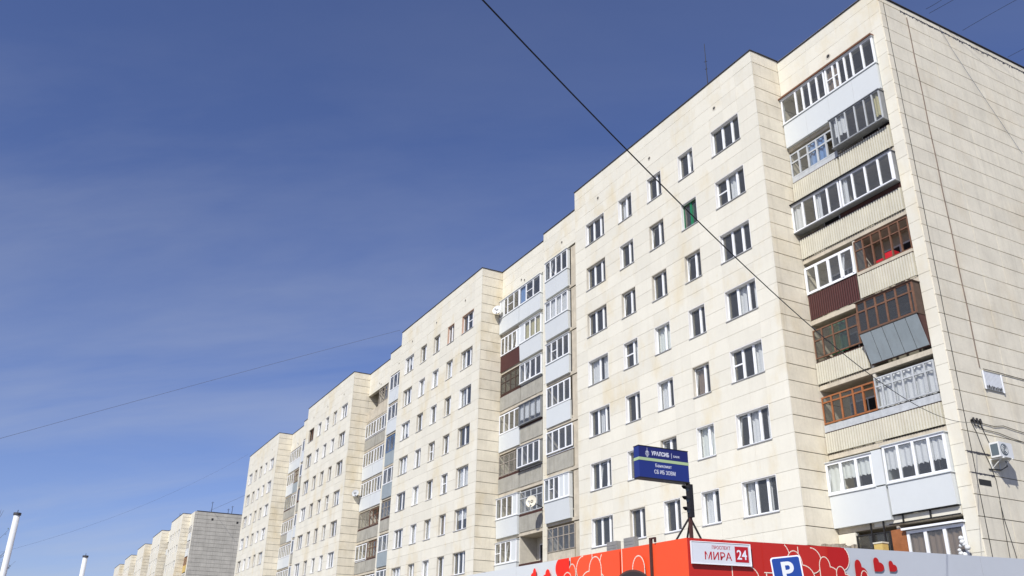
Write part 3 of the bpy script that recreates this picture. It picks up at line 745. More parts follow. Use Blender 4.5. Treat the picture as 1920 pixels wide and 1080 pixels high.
# ------------------------------------------------------------------ farther building
fb = thing('apartment_building', 'farther grey-gabled apartment block beyond the long cream one', 'apartment building', (-230, 32, 0))
FG = -172.9; FP = 25.35; sx_ = FP/PER
fwall = MB((-230, 32, 0)); fdark = MB((-230, 32, 0)); fpan = MB((-230, 32, 0)); fret = MB((-230, 32, 0)); fgab = MB((-230, 32, 0)); fcop = MB((-230, 32, 0))
FRY = RY+.3; FFY = FY+.5
fdark.box(FG-.3, FG-TH, FRY+TH, 40, 0, 28.3)
fy = [FRY, 27.6, 29.4, 31.2, 33.0, 34.8, 36.6, 38.4, 40.0]
for r in range(len(ZR)-1):
    for i in range(len(fy)-1): fgab.box(FG-TH, FG, fy[i]+.006, fy[i+1]-.006, ZR[r+1]+.02, ZR[r]-.02)
fcop.box(FG-.4, FG+.05, FRY+.3, 40, 28.45, 28.56)
fgx = FG-4.4
fwall.box(fgx, FG-.32, FRY, FRY+.3, 26.1, ROOF); fwall.box(FG-1.0, FG-.05, FRY+.01, FRY+1, 0, 26.1)
for s in range(5):
    c = fgx-FP*s; bw = BW*sx_*.92; l = c-bw
    fdark.box(l+.02, c-TH, FFY+.35, 39, 0, ROOF-.02)
    fwall.box(l, c-.0, FFY, FFY+.33, TOPZ, ROOF)
    xs = [c]
    for (a, e) in WIN: xs += [c-a*bw/BW, c-e*bw/BW]
    xs.append(l)
    for k in range(9):
        b, t_ = wz(k); nb_ = wz(k+1)[1] if k < 8 else 0
        fwall.box(l, c, FFY, FFY+.33, nb_, b)
        for i in range(0, len(xs), 2): fwall.box(xs[i+1], xs[i], FFY, FFY+.33, b, t_)
        if k < 6:
            for j in range(5):
                x1_, x0_ = xs[1+2*j], xs[2+2*j]
                w_ = round(x1_-x0_, 3); key = ('fw', w_)
                if key not in _wm:
                    f_ = MB(); f_.box(0, w_, .08, .14, 0, .07).box(0, w_, .08, .14, 1.33, 1.4).box(0, .06, .08, .14, .07, 1.33).box(w_-.06, w_, .08, .14, .07, 1.33).box(w_*.45, w_*.45+.10, .08, .14, .07, 1.33)
                    _wm[key] = f_.mesh('window', 'pvc')
                o = link('window', _wm[key], fb, (x0_, FFY, b))
                pbox('pane', x0_+.06, x1_-.06, FFY+.11, FFY+.118, b+.07, b+1.33, 'glassd', o)
    for r in range(len(ZR)-1): fret.box(c-.001, c+.03, FFY+.01, FRY+1.2, ZR[r+1]+.02, ZR[r]-.02)
    fcop.box(l-.05, c+.05, FFY-.05, FFY+.4, ROOF+.01, ROOF+.1); fcop.box(c-.3, c+.06, FFY+.4, 29, ROOF+.01, ROOF+.1)
    # recess behind: narrow plane and wide plane with balcony stacks
    r0, r1 = c-FP, l
    if s < 4:
        fwall.box(r0, r1, FRY, FRY+.3, 26.1, ROOF); fcop.box(r0, r1, FRY-.05, FRY+.3, ROOF+.01, ROOF+.1); fdark.box(r0+.05, r1-.05, 28.3, 39, 0, ROOF-.02)
    for k in range(6):
        zb = ZB(k)
        for (xa, xb) in (((r0+.2, r0+5.2), (r1-4.6, r1-1.4)) if s < 4 else ()):
            pbox('balcony_parapet', xa, xb, FRY-.02, FRY+.05, zb, zb+1.2, ['white', 'corrg', 'white', 'corr'][(k+s) % 4], fb)
for k in range(8):
    zb = ZB(k); xa, xb = fgx+.1, FG-1.05
    pbox('balcony_parapet', xa, xb, FRY-.02, FRY+.05, zb, zb+1.2, ['white', 'white', 'yellow', 'corrg', 'white', 'corrg', 'white', 'white'][k], fb)
    f_ = MB((xa, FRY, zb)); f_.box(xa, xb, FRY, FRY+.05, zb+1.25, zb+1.33).box(xa, xb, FRY, FRY+.05, zb+2.5, zb+2.6)
    for q in range(5): f_.box(xa+(xb-xa-.1)*q/4, xa+(xb-xa-.1)*q/4+.1, FRY, FRY+.05, zb+1.33, zb+2.5)
    fr = build(f_, 'balcony_window', 'pvc' if k != 2 else 'woodo', fb); pbox('pane', xa+.05, xb-.05, FRY+.02, FRY+.03, zb+1.33, zb+2.5, 'glassd', fr)
fdark.box(fgx, FG-.4, 28.3, 39, 0, 28.2)
build(fwall, 'wall', 'cream', fb); build(fdark, 'building_core', 'jointdark', fb); o = build(fret, 'return_panels', 'return', fb, stuff=True)
o = build(fgab, 'gable_panels', 'fgable', fb, stuff=True); build(fcop, 'roof_coping', 'coping', fb)
for yy, zz_ in ((30.3, 27.2), (34.9, 27.0)):
    v = MB((FG, yy, zz_)); v.box(FG-.01, FG+.02, yy-.18, yy+.18, zz_-.2, zz_+.2); build(v, 'vent_opening', 'void', fb)

# ------------------------------------------------------------------ masts and aerials on the roofs
def mast(x, y, z0, z1, r, arms, label, group=None, m='iron'):
    t = thing('roof_aerial', label, 'aerial', (x, y, z0), group)
    build(MB((x, y, z0)).tube([(x, y, z0), (x+.02, y, z1)], r, 6, r*.45), 'mast', m, t)
    for (h, L_) in arms: build(MB((x, y, h)).tube([(x-L_*.8, y-L_*.5, h), (x+L_*.8, y+L_*.5, h)], r*.4, 5), 'crossbar', m, t)
    return t
pm = onY(1326, 150, 27.6)
mast(pm.x, 27.6, 27.5, 33.8, .035, [(32.6, .10), (32.1, .08)], 'thin dark mast standing on the roof of the nearest bay', m='iron')
for (u, v0_, h, lab) in ((396, 962, 2.0, 'leaning dark aerial on the left of the farther block roof'), (427, 966, 1.0, 'short aerial left of a taller one at the roof edge of the farther block'), (434, 966, 1.6, 'slim aerial on the far block roof beside the cream building'), (316, 994, 4.2, 'tall thin mast between the second and third bays of the farther block')):
    p = onX(u, v0_, FG-.6) if u > 350 else Vector((-205, 29, 28.4))
    yv = p.y
    mast(p.x, yv, 27.9, 28.5+h, .07, [(28.3+h, .35)] if h < 3 else [], lab, 'aerials on the farther roof')

# ------------------------------------------------------------------ wires
def plane_wire(name, label, P0, P1, pix, r, m='cable', cat='cable', extend=0):
    """a cable hanging in the vertical plane through P0 and P1, following the sag seen in the photo"""
    P0 = Vector(P0); P1 = Vector(P1); d = (P1-P0); d.z = 0; n = Vector((-d.y, d.x, 0)).normalized(); pts = []
    for (u, v) in pix:
        rr = ray(u, v); E0 = Vector((0, 0, EYE)); t = (P0-E0).dot(n)/rr.dot(n); pts.append(E0+rr*t)
    L_ = d.length; dn = d.normalized()
    import_s = [((p-P0).dot(dn), p.z) for p in pts]
    # least-squares parabola z = a + b s + c s^2
    A = [[0]*4 for _ in range(3)]
    for s_, z_ in import_s:
        b_ = [1, s_, s_*s_]
        for i in range(3):
            for j in range(3): A[i][j] += b_[i]*b_[j]
            A[i][3] += b_[i]*z_
    for i in range(3):
        pv = A[i][i]
        for j in range(i, 4): A[i][j] /= pv
        for k in range(3):
            if k != i:
                f_ = A[k][i]
                for j in range(i, 4): A[k][j] -= f_*A[i][j]
    a_, b_, c_ = A[0][3], A[1][3], A[2][3]
    s0 = min(q[0] for q in import_s); s1 = max(q[0] for q in import_s)
    if extend: s1 = s1+extend
    mb = MB(P0); N_ = 40
    mb.tube([P0+dn*(s0+(s1-s0)*i/N_)+Vector((0, 0, a_+b_*(s0+(s1-s0)*i/N_)+c_*(s0+(s1-s0)*i/N_)**2-P0.z)) for i in range(N_+1)], r, 5)
    return tag(build(mb, name, m), label, cat)
hook = onX(1822, 790, GX)
plane_wire('overhead_cable', 'thick black cable crossing the sky and the facade to the gable corner', (GX+.1, hook.y, hook.z), (-7, 6, 16),
           [(1822, 793), (1774, 783), (1700, 745), (1600, 685), (1520, 612), (1350, 455), (1170, 275), (1040, 140), (905, 0)], .0078, extend=4)
plane_wire('overhead_wire', 'faint grey wire rising across the open sky on the left', (-67, 28, 28.9), (-76, -20, 20), [(-60, 838), (0, 820), (110, 795), (240, 758), (360, 722), (470, 692), (610, 655), (750, 620)], .015, 'cableg', extend=0)
plane_wire('overhead_wire', 'very faint lower wire left of the far cream bay', (-122, 33, 26), (-90, -25, 25), [(110, 1003), (240, 963), (350, 908), (465, 853)], .008, 'cableg', extend=45)
plane_wire('overhead_wire', 'short thin wire over the roof of the farther block', (-172, 30, 30), (-123, 33, 38), [(392, 958), (420, 946), (465, 926)], .02, 'cableg')
for i, (pix, lab) in enumerate((([(1736, 17), (1765, 0), (1782, -12)], 'upper of two close wires above the gable roof'), ([(1742, 25), (1787, 0), (1808, -12)], 'lower of two close wires above the gable roof'),
                                ([(1805, 57), (1860, 25), (1905, 0)], 'single wire in the sky right of the roof edge'), ([(1890, 107), (1905, 99), (1930, 86)], 'short wire leaving the roof at the right edge of the picture'))):
    P0 = onX(*pix[0], GX+.0); P1 = P0+Vector((6, 5, 3))
    plane_wire('roof_wire', lab, P0, P1, pix, .009, 'cable', extend=1.0)

# cables on the gable
def gcable(pts, r, label, m='cable', off=.03):
    q = [onX(u, v, GX) for u, v in pts]; q = [Vector((GX+off, p.y, p.z)) for p in q]
    return tag(build(MB(q[0]).tube(q, r, 5), 'wall_cable', m), label, 'cable', 'cables on the gable wall')
gcable([(1818, 788), (1835, 793), (1862, 800), (1880, 799), (1900, 806), (1925, 814)], .012, 'upper sagging cable on the gable leaving the hook')
gcable([(1824, 795), (1845, 806), (1870, 812), (1895, 822), (1925, 832)], .012, 'lower sagging cable on the gable leaving the hook')
gcable([(1818, 788), (1830, 812), (1841, 842), (1856, 873), (1866, 900), (1873, 935), (1880, 980), (1885, 1006), (1893, 1050)], .011, 'thin cable running down the gable past the air conditioner')
gcable([(1842, 692), (1870, 699), (1925, 714)], .014, 'doubled line of cable running right from the small wall panel')
gcable([(1873, 940), (1882, 975), (1900, 1030), (1906, 1050)], .010, 'loose cable low on the gable near the white kiosk wall')
gcable([(1835, 792), (1860, 845)], .011, 'short slack cable from the hook towards the air conditioner')
hk = thing('cable_hook', 'black iron hook and insulators where cables meet the gable wall', 'cable hook', (GX, hook.y, hook.z))
build(MB((GX, hook.y, hook.z)).box(GX, GX+.05, hook.y-.05, hook.y+.45, hook.z+.0, hook.z+.07), 'bracket', 'iron', hk)
for i in range(3): build(MB((GX, hook.y, hook.z)).tube([(GX+.06, hook.y+.02+i*.18, hook.z+.12), (GX+.09, hook.y+.02+i*.18, hook.z-.06)], .035, 8), 'insulator', 'iron', hk)

ts = MB((GX, 30, 27.6)); rt_ = random.Random(9); y_ = 28.1
while y_ < 39.5:
    w_ = rt_.uniform(.03, .12); h_ = rt_.uniform(.015, .07)*(2.4 if rt_.random() < .14 else 1); zt_ = 27.62+rt_.uniform(.0, .05)
    ts.hexa([(GX+.006, y_, zt_-h_-.05), (GX+.006, y_+w_*.7, zt_-h_*.6-.05), (GX-.02, y_+w_*.7, zt_-h_*.6-.05), (GX-.02, y_, zt_-h_-.05)],
            [(GX+.006, y_, zt_), (GX+.006, y_+w_, zt_-rt_.uniform(0, .03)), (GX-.02, y_+w_, zt_), (GX-.02, y_, zt_)]); y_ += w_*rt_.uniform(.8, 1.3)
y_ = 27.0
for zz2 in (8.05, 8.6):
    y_ = 26.85
    while y_ < 28.0:
        w_ = rt_.uniform(.03, .09); h_ = rt_.uniform(.01, .05); zt_ = [z for z in GZ if z > zz2-.45 and z < zz2+.45][0]+.01
        ts.hexa([(GX+.006, y_, zt_-h_-.02), (GX+.006, y_+w_, zt_-h_-.02), (GX-.02, y_+w_, zt_-h_-.02), (GX-.02, y_, zt_-h_-.02)], [(GX+.006, y_, zt_+h_*.5), (GX+.006, y_+w_, zt_+.01), (GX-.02, y_+w_, zt_), (GX-.02, y_, zt_)]); y_ += w_
o = build(ts, 'tar_seam', 'coping', bld, stuff=True)
_q = [onX(u, v, GX) for u, v in ((1758, 50), (1782, 92), (1835, 172), (1880, 238), (1915, 290))]
tag(build(MB(_q[0]).tube([Vector((GX+.05, p.y, p.z)) for p in _q], .007, 5), 'wall_cable', 'cableg'), 'thin slanting wire high on the gable below the roof edge', 'cable', 'cables on the gable wall')
# small ribbed white panel on the gable
q0 = onX(1838, 692, GX); q1 = onX(1877, 730, GX)
pp = thing('wall_plaque', 'small weathered white plaque with dark faded lettering on the gable', 'plaque', (GX, q0.y, q1.z))
pbox('board', GX+.004, GX+.05, q0.y, q0.y+1.05, q0.z-.72, q0.z-.08, 'greypaint', pp)
pbox('side_strip', GX+.05, GX+.075, q0.y, q0.y+.05, q0.z-.74, q0.z-.06, 'pvc', pp); pbox('side_strip', GX+.05, GX+.075, q0.y+1.0, q0.y+1.05, q0.z-.74, q0.z-.06, 'pvc', pp)
for i in range(12): pbox('slat', GX+.05, GX+.062, q0.y+.09+i*.075, q0.y+.12+i*.075, q0.z-.60, q0.z-.1, 'signw', pp)
for i, h in enumerate((.10, .14, .09, .13, .12, .08, .13, .10, .14)): pbox('mark', GX+.063, GX+.068, q0.y+.10+i*.095, q0.y+.10+i*.095+(.05 if i % 2 else .035), q0.z-.70, q0.z-.70+h, 'iron', pp)

def ac_unit(x, y0, y1, z0, z1, depth, label):
    t = thing('air_conditioner', label, 'air conditioner', (x, (y0+y1)/2, z0), 'air conditioner outdoor units')
    b = MB((x, y0, z0)); b.box(x+.15, x+.15+depth, y0, y1, z0, z1); cas = build(b, 'casing', 'acwhite', t)
    g_ = MB((x, y0, z0)); xx = x+.15+depth+.006; yc = y0+(y1-y0)*.36; zc = (z0+z1)/2; R_ = (z1-z0)*.40; n = 20
    g_.add([(xx, yc+R_*cos(2*pi*j/n), zc+R_*sin(2*pi*j/n)) for j in range(n)], [tuple(range(n))]); build(g_, 'fan_grille', 'acdark', cas)
    for k in range(1, 4):
        w_ = MB((x, y0, z0)); w_.tube([(xx+.008, yc+R_*k/4*cos(2*pi*j/16), zc+R_*k/4*sin(2*pi*j/16)) for j in range(17)], .008, 4, caps=False); build(w_, 'grille_ring', 'acwhite', cas)
    # louvred end
    pbox('end_grille', x+.19, x+.11+depth, y0-.008, y0-.001, z0+.06, z1-.06, 'acdark', cas)
    for yy in (y0+.12, y1-.12):
        br = MB((x, yy, z0)); br.box(x, x+.19+depth, yy-.02, yy+.02, z0-.045, z0-.005); br.box(x, x+.03, yy-.02, yy+.02, z0-.35, z0-.045)
        br.tube([(x+.02, yy, z0-.33), (x+.12+depth*.8, yy, z0-.05)], .014, 5); build(br, 'bracket', 'acwhite', t)
    build(MB((x, y1, z0)).tube([(x+.2, y1-.05, z0), (x+.18, y1+.02, z0-.2), (x+.05, y1-.15, z0-.32), (x+.02, y0-.05, z0-.35)], .02, 5), 'hose', 'iron', t)
ac_unit(GX, 27.84, 28.54, 8.48, 8.98, .34, 'white air conditioner unit on the gable wall at the right edge, casting a long shadow')

# satellite dishes
def dish(x, y, z, r, face, label, m='dish', wall=(0, 0, 0)):
    t = thing('satellite_dish', label, 'satellite dish', (x, y, z), 'satellite dishes on the balconies'); f_ = Vector(face).normalized(); a = f_.cross(Vector((0, 0, 1))).normalized(); b = a.cross(f_)
    mb = MB((x, y, z)); n = 20; vs = [Vector((x, y, z))]; fs = []
    for k in range(1, 5):
        q = r*k/4
        for j in range(n): vs.append(Vector((x, y, z))+(a*cos(2*pi*j/n)+b*sin(2*pi*j/n))*q+f_*(.22*q*q/r))
    for j in range(n): fs.append((0, 1+j, 1+(j+1) % n))
    for k in range(3):
        for j in range(n): fs.append((1+k*n+j, 1+k*n+(j+1) % n, 1+(k+1)*n+(j+1) % n, 1+(k+1)*n+j))
    mb.add(vs, fs); mb.add([v-f_*.02 for v in vs], [q[::-1] for q in fs]); build(mb, 'reflector', m, t, True)
    tip = Vector((x, y, z))+f_*r*.9-b*r*.3
    build(MB(tip).tube([Vector((x, y, z))-b*r*.95, tip], .015, 5).box(tip.x-.05, tip.x+.05, tip.y-.05, tip.y+.05, tip.z-.05, tip.z+.05), 'feed_arm', 'sill', t)
    w = Vector((x, y, z))+Vector(wall); build(MB(w).tube([Vector((x, y, z))-f_*.03, w], .025, 6), 'mount', 'iron', t)
dish(-45.55, 25.92, 10.97, .36, (.55, -1, .25), 'round cream satellite dish on the pier beside the fourth recess balconies', wall=(-.05, .8, -.25))
dish(-51.15, 26.2, 25.2, .34, (.6, -.9, .2), 'white satellite dish by the top balcony left of the second recess', 'acwhite', wall=(-.35, .5, -.5))
dish(-78.95, 26.2, 16.75, .34, (.7, -.6, .3), 'grey satellite dish on the return wall of the third bay', 'greypaint', wall=(-.25, .35, -.3))

# things on balconies
t = thing('plastic_basin', 'red plastic basin and cloth behind the open brown wooden balcony frames', 'basin', (-20, 27.1, 15.9))
for (xa, xb, za, zb_, ya) in ((-20.5, -20.08, 16.1, 16.52, 26.92), (-20.04, -19.6, 16.1, 16.68, 26.95)):
    mb = MB((xa, ya, za)); mb.hexa([(xa+.05, ya, za), (xb-.05, ya, za), (xb-.05, ya+.3, za), (xa+.05, ya+.3, za)], [(xa, ya-.04, zb_), (xb, ya-.04, zb_), (xb, ya+.34, zb_), (xa, ya+.34, zb_)]); build(mb, 'basin', 'redplastic', t)
t = thing('storage_box', 'yellow box standing on the lowest balcony next to the orange board', 'box', (-21.8, 26.6, 5.2))
pbox('box_body', -21.98, -21.62, RY-.45, RY-.15, 5.2, 6.02, 'yellow', t); pbox('lid', -22.0, -21.60, RY-.47, RY-.13, 6.021, 6.07, 'dish', t)
t = thing('entrance_canopy', 'broken concrete canopy with rubble at the foot of the bay return', 'canopy', (-24.2, 26, 5.8))
pbox('canopy_slab', -25.2 + 1.3, -22.95, RY-1.3, RY-.02, 5.72, 5.86, 'slab', t); pbox('recess', -23.7, -23.12, RY-.012, RY-.002, 5.4, 6.12, 'void', t)
rr_ = random.Random(3); mb = MB((-24, 26, 5.9))
for i in range(46):
    x = rr_.uniform(-23.8, -23.2)+rr_.uniform(-.1, .35)*(i % 2); y = rr_.uniform(RY-1.25, RY-.15); s_ = rr_.uniform(.06, .17); z = 5.87+rr_.uniform(0, .22)
    vs = [(x+s_*a_*rr_.uniform(.6, 1), y+s_*b_*rr_.uniform(.6, 1), z+s_*c_*rr_.uniform(.5, .9)) for a_ in (-1, 1) for b_ in (-1, 1) for c_ in (-1, 1)]
    mb.add(vs, [(0, 1, 3, 2), (4, 6, 7, 5), (0, 4, 5, 1), (2, 3, 7, 6), (0, 2, 6, 4), (1, 5, 7, 3)])
o = build(mb, 'rubble', 'rubble', t); o['kind'] = 'stuff'
pw = onY(1806, 1030, RY-.3)
t = thing('white_bundle', 'knobbly white bundle hanging at the right end of the lowest balcony', 'bundle', tuple(pw))
rr_ = random.Random(11)
for nm, n_ in (('cloth', 9),):
    mb = MB(pw)
    for i in range(n_):
        c_ = pw+Vector((rr_.uniform(-.12, .12), rr_.uniform(-.08, .08), .32-i*.07+rr_.uniform(-.03, .03))); R_ = rr_.uniform(.06, .11)
        vs = [c_+Vector((R_*sin(th)*cos(ph), R_*sin(th)*sin(ph), R_*cos(th))) for th in (0.01, .8, 1.57, 2.3, 3.13) for ph in [2*pi*j/8 for j in range(8)]]
        mb.add(vs, [(a_*8+j, a_*8+(j+1) % 8, (a_+1)*8+(j+1) % 8, (a_+1)*8+j) for a_ in range(4) for j in range(8)])
    build(mb, nm, 'acwhite', t, True)

# ------------------------------------------------------------------ kiosk with printed hearts
KX, KY, KZ = -16.59, 13.60, 4.60; KL = -40.0; KB = 24.6
# the side wall runs back and slightly to the right, as its top line does in the photo
SD = Vector((1.96, 9.56, 0)).normalized(); KD = 9.9; FD = Vector((-1, -.040, 0)).normalized()
K0 = Vector((KX, KY, 0)); SN = Vector((SD.y, -SD.x, 0)); FN = Vector((FD.y, -FD.x, 0)); FN = FN if FN.y < 0 else -FN
ki = thing('kiosk', 'red and white shop pavilion printed with hearts in front of the apartment block', 'kiosk', (KX, KY, 0))
def wallpiece(name, O, D, Nn, s0, s1, z0, z1, m_, th=.08, off=0.):
    a = O+D*s0+Nn*off; b = O+D*s1+Nn*off; ia = a-Nn*th; ib = b-Nn*th
    mb = MB(K0); mb.hexa([(a.x, a.y, z0), (b.x, b.y, z0), (ib.x, ib.y, z0), (ia.x, ia.y, z0)], [(a.x, a.y, z1), (b.x, b.y, z1), (ib.x, ib.y, z1), (ia.x, ia.y, z1)])
    return build(mb, name, m_, ki)
def side_at(u, v):       # pixel -> (s, z) on the side wall
    r_ = ray(u, v); E0 = Vector((0, 0, EYE)); t_ = (K0-E0).dot(SN)/r_.dot(SN); p = E0+r_*t_; return (p-K0).dot(SD), p.z
def front_at(u, v):
    r_ = ray(u, v); E0 = Vector((0, 0, EYE)); t_ = (K0-E0).dot(FN)/r_.dot(FN); p = E0+r_*t_; return (p-K0).dot(FD), p.z
sred = side_at(1577, 1026)[0]; fred = front_at(1070, 1045)[0]
sj = [0, side_at(1432, 1030)[0], sred]
for i in range(len(sj)-1): wallpiece('side_panel', K0, SD, SN, sj[i]+(.004 if i else .0), sj[i+1]-.004, .1, KZ, 'orange_shade')
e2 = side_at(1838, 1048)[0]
wallpiece('side_panel', K0, SD, SN, sred+.002, e2-.006, .1, KZ, 'kwhite_shade'); wallpiece('side_panel', K0, SD, SN, e2+.006, KD+3, .1, KZ, 'kwhite_shade')
fj = [0.0, front_at(1222, 1030)[0], front_at(1166, 1030)[0], fred]
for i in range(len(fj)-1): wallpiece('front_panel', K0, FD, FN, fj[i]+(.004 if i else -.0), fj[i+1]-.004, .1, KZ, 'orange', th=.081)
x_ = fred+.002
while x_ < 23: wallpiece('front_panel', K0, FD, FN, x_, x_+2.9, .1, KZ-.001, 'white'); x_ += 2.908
rf = MB(K0)
q = [K0-SN*.06-FN*.06, K0+SD*KD-SN*.06, K0+SD*KD+FD*22, K0+FD*22-FN*.06]
rf.hexa([(p.x, p.y, KZ-.2) for p in q], [(p.x, p.y, KZ-.03) for p in q]); build(rf, 'roof', 'sill', ki)

def heart_pts(side, w, mirror=False):
    """square with half-circles on two sides: corner at the bottom"""
    n = 14; s = w/1.75; P = []                 # returns list of (x,z), lower corner at 0,0
    P.append((0, 0)); P.append((s, 0))
    for j in range(n+1): t = -pi/2+pi*j/n; P.append((s+s*.75*cos(t), s/2+s/2*sin(t)))
    for j in range(n+1): t = 0+pi*j/n; P.append((s/2+s/2*cos(t), s+s/2*sin(t)))
    return [((-x if mirror else x), z) for x, z in P]
def clip_top(P, zt):
    o_ = []
    for i in range(len(P)):
        a, b = P[i], P[(i+1) % len(P)]
        if a[1] <= zt: o_.append(a)
        if (a[1] <= zt) != (b[1] <= zt):
            t_ = (zt-a[1])/(b[1]-a[1]); o_.append((a[0]+(b[0]-a[0])*t_, zt))
    return o_
HC = [0]
def heart(O, D, Nn, s, z, w, fill, mirror=False, h=None, line=.022, outline=True):
    base = heart_pts(None, w, mirror); sc = (h/(w/1.75*1.5)) if h else 1
    P = [(s+x, z+zz*sc) for x, zz in base]; zt = KZ-.012
    HC[0] += 1; off = .004+.0035*HC[0]
    C_ = clip_top(P, zt)
    if len(C_) < 3: return
    def p3(q, o_): v_ = O+D*q[0]+Nn*o_; return (v_.x, v_.y, q[1])
    bm = bmesh.new(); vs = [bm.verts.new(Vector(p3(q, off))-K0) for q in C_]
    f = bm.faces.new(vs); bmesh.ops.triangulate(bm, faces=[f]); me = bpy.data.meshes.new('heart'); bm.to_mesh(me); bm.free(); me.materials.append(MT[fill])
    ho = link('heart', me, ki, K0)
    if outline:
        mb = MB(K0)
        for i in range(len(P)):
            a, b = P[i], P[(i+1) % len(P)]
            if a[1] > zt or b[1] > zt: continue
            d = Vector((b[0]-a[0], b[1]-a[1])); 
            if d.length < 1e-5: continue
            e = d.normalized()*line*.3; nx = Vector((-d.y, d.x)).normalized()*line/2
            A1 = (a[0]-e.x+nx.x, a[1]-e.y+nx.y); B1 = (b[0]+e.x+nx.x, b[1]+e.y+nx.y); B2 = (b[0]+e.x-nx.x, b[1]+e.y-nx.y); A2 = (a[0]-e.x-nx.x, a[1]-e.y-nx.y)
            mb.quad(p3(A1, off+.0015), p3(B1, off+.0015), p3(B2, off+.0015), p3(A2, off+.0015))
        build(mb, 'heart_outline', 'printline', ho)
def heart_px(fn, O, D, Nn, uL, vT, uR, vB, fill, mirror=False, outline=True, line=.022):
    """fit a heart to an outline measured in the photograph"""
    a = fn(uL, vB); b = fn(uR, vB); c_ = fn((uL+uR)/2, vT)
    w = abs(b[0]-a[0]); h = abs(c_[1]-(a[1]+b[1])/2)
    s = a[0]; 
    if mirror: s = max(b[0], a[0]) if False else (b[0])
    heart(O, D, Nn, s, (a[1]+b[1])/2, w, fill, mirror=mirror, h=h, outline=outline, line=line)
SA = (side_at, K0, SD, SN)
HS = 'orange_shade'
heart_px(*SA, 1376, 1036, 1426, 1112, HS); heart_px(*SA, 1433, 985, 1484, 1075, HS); heart_px(*SA, 1500, 1004, 1542, 1075, HS)
heart_px(*SA, 1481, 1034, 1531, 1112, HS); heart_px(*SA, 1555, 1000, 1594, 1070, 'darkred'); heart_px(*SA, 1540, 1045, 1575, 1100, HS); heart_px(*SA, 1571, 1063, 1600, 1106, 'darkred')
heart_px(*SA, 1605, 1050, 1628, 1092, 'darkred', outline=False); heart_px(*SA, 1617, 1071, 1640, 1110, 'darkred')
heart_px(*SA, 1638, 1046, 1657, 1072, 'darkred', outline=False); heart_px(*SA, 1666, 1052, 1681, 1072, 'darkred', outline=False)
def hf(uL, vT, uR, vB, fill='orange', outline=True, line=.028):      # hearts on the front face, lobes up and left
    a = front_at(uR, vB); b = front_at(uL, vB); c_ = front_at((uL+uR)/2, vT)
    heart(K0, FD, FN, a[0], (a[1]+b[1])/2, abs(b[0]-a[0]), fill, mirror=False, h=abs(c_[1]-a[1]), outline=outline, line=line)
hf(1128, 1000, 1166, 1085); hf(1084, 1020, 1114, 1092); hf(1092, 1047, 1132, 1122); hf(1060, 1060, 1083, 1110); hf(1175, 1045, 1215, 1122)
hf(1045, 1028, 1071, 1085, 'purered', outline=False); hf(1050, 1076, 1075, 1110, 'purered'); hf(1020, 1069, 1035, 1096, 'purered', outline=False); hf(999, 1067, 1009, 1090, 'purered', outline=False)
for (u, fn, D_, N_, ) in ((1166, front_at, FD, FN), (1433, side_at, SD, SN), (1555, side_at, SD, SN)):
    s_ = fn(u, 1035)[0]; wallpiece('print_line', K0, D_, N_, s_-.012, s_+.012, 2.2, KZ-.01, 'printline', th=.004, off=.0075)

# text helper
def text_mesh(body, size, m_, parent, name, O, D, Nn, s, z, off, width=None, extr=.002, bold=0.):
    cu = bpy.data.curves.new('t', 'FONT'); cu.body = body; cu.size = size; cu.extrude = extr; cu.offset = bold
    to = bpy.data.objects.new('t', cu); COL.objects.link(to)
    dg = bpy.context.evaluated_depsgraph_get(); me = bpy.data.meshes.new_from_object(to.evaluated_get(dg)); bpy.data.objects.remove(to)
    xs = [v.co.x for v in me.vertices]; x0 = min(xs); ww = max(xs)-x0; k = (width/ww) if width else 1
    for v in me.vertices:
        sx = s+(v.co.x-x0)*k; p = O+D*sx+Nn*(off+v.co.z); v.co = Vector((p.x, p.y, z+v.co.y))-ORG[parent]
    me.materials.clear(); me.materials.append(MT[m_]); o_ = link(name, me, parent, ORG[parent]); return o_

# address plate
ap = thing('address_plate', 'white street name plate with red lettering and number 24 on the red kiosk wall', 'address plate', tuple(K0+Vector((0, 0, 4.0))))
s0, zt = side_at(1293, 1017); s1, _ = side_at(1402, 1024); zb_ = side_at(1296, 1056)[1]
s1 = side_at(1402, 1024)[0]; zt2 = KZ-.09; zb_ = zt2-(side_at(1293, 1016)[1]-side_at(1295, 1056)[1])
def plate(name, s0, s1, z0, z1, o0, o1, m_, par):
    a = K0+SD*s0; b = K0+SD*s1; mb = MB(ORG[par])
    mb.hexa([tuple((a+SN*o1)[:2])+(z0,), tuple((b+SN*o1)[:2])+(z0,), tuple((b+SN*o0)[:2])+(z0,), tuple((a+SN*o0)[:2])+(z0,)],
            [tuple((a+SN*o1)[:2])+(z1,), tuple((b+SN*o1)[:2])+(z1,), tuple((b+SN*o0)[:2])+(z1,), tuple((a+SN*o0)[:2])+(z1,)])
    return build(mb, name, m_, par)
B0 = .08
plate('board', s0, s1, zb_, zt2, B0-.03, B0, 'signw', ap)
for (a, b, c_, d_) in ((s0-.015, s1+.015, zt2, zt2+.015), (s0-.015, s1+.015, zb_-.015, zb_), (s0-.015, s0, zb_, zt2), (s1, s1+.015, zb_, zt2)): plate('edge_trim', a, b, c_, d_, B0-.035, B0+.012, 'pvc', ap)
H_ = zt2-zb_; W_ = s1-s0
text_mesh('ПРОСПЕКТ', H_*.22, 'red', ap, 'lettering', K0, SD, SN, s0+W_*.345, zb_+H_*.70, B0+.002, width=W_*.315)
text_mesh('МИРА', H_*.50, 'red', ap, 'lettering', K0, SD, SN, s0+W_*.215, zb_+H_*.20, B0+.002, width=W_*.46, bold=.002)
plate('number_field', s0+W_*.735, s0+W_*.965, zb_+H_*.14, zb_+H_*.88, B0+.0005, B0+.004, 'red', ap)
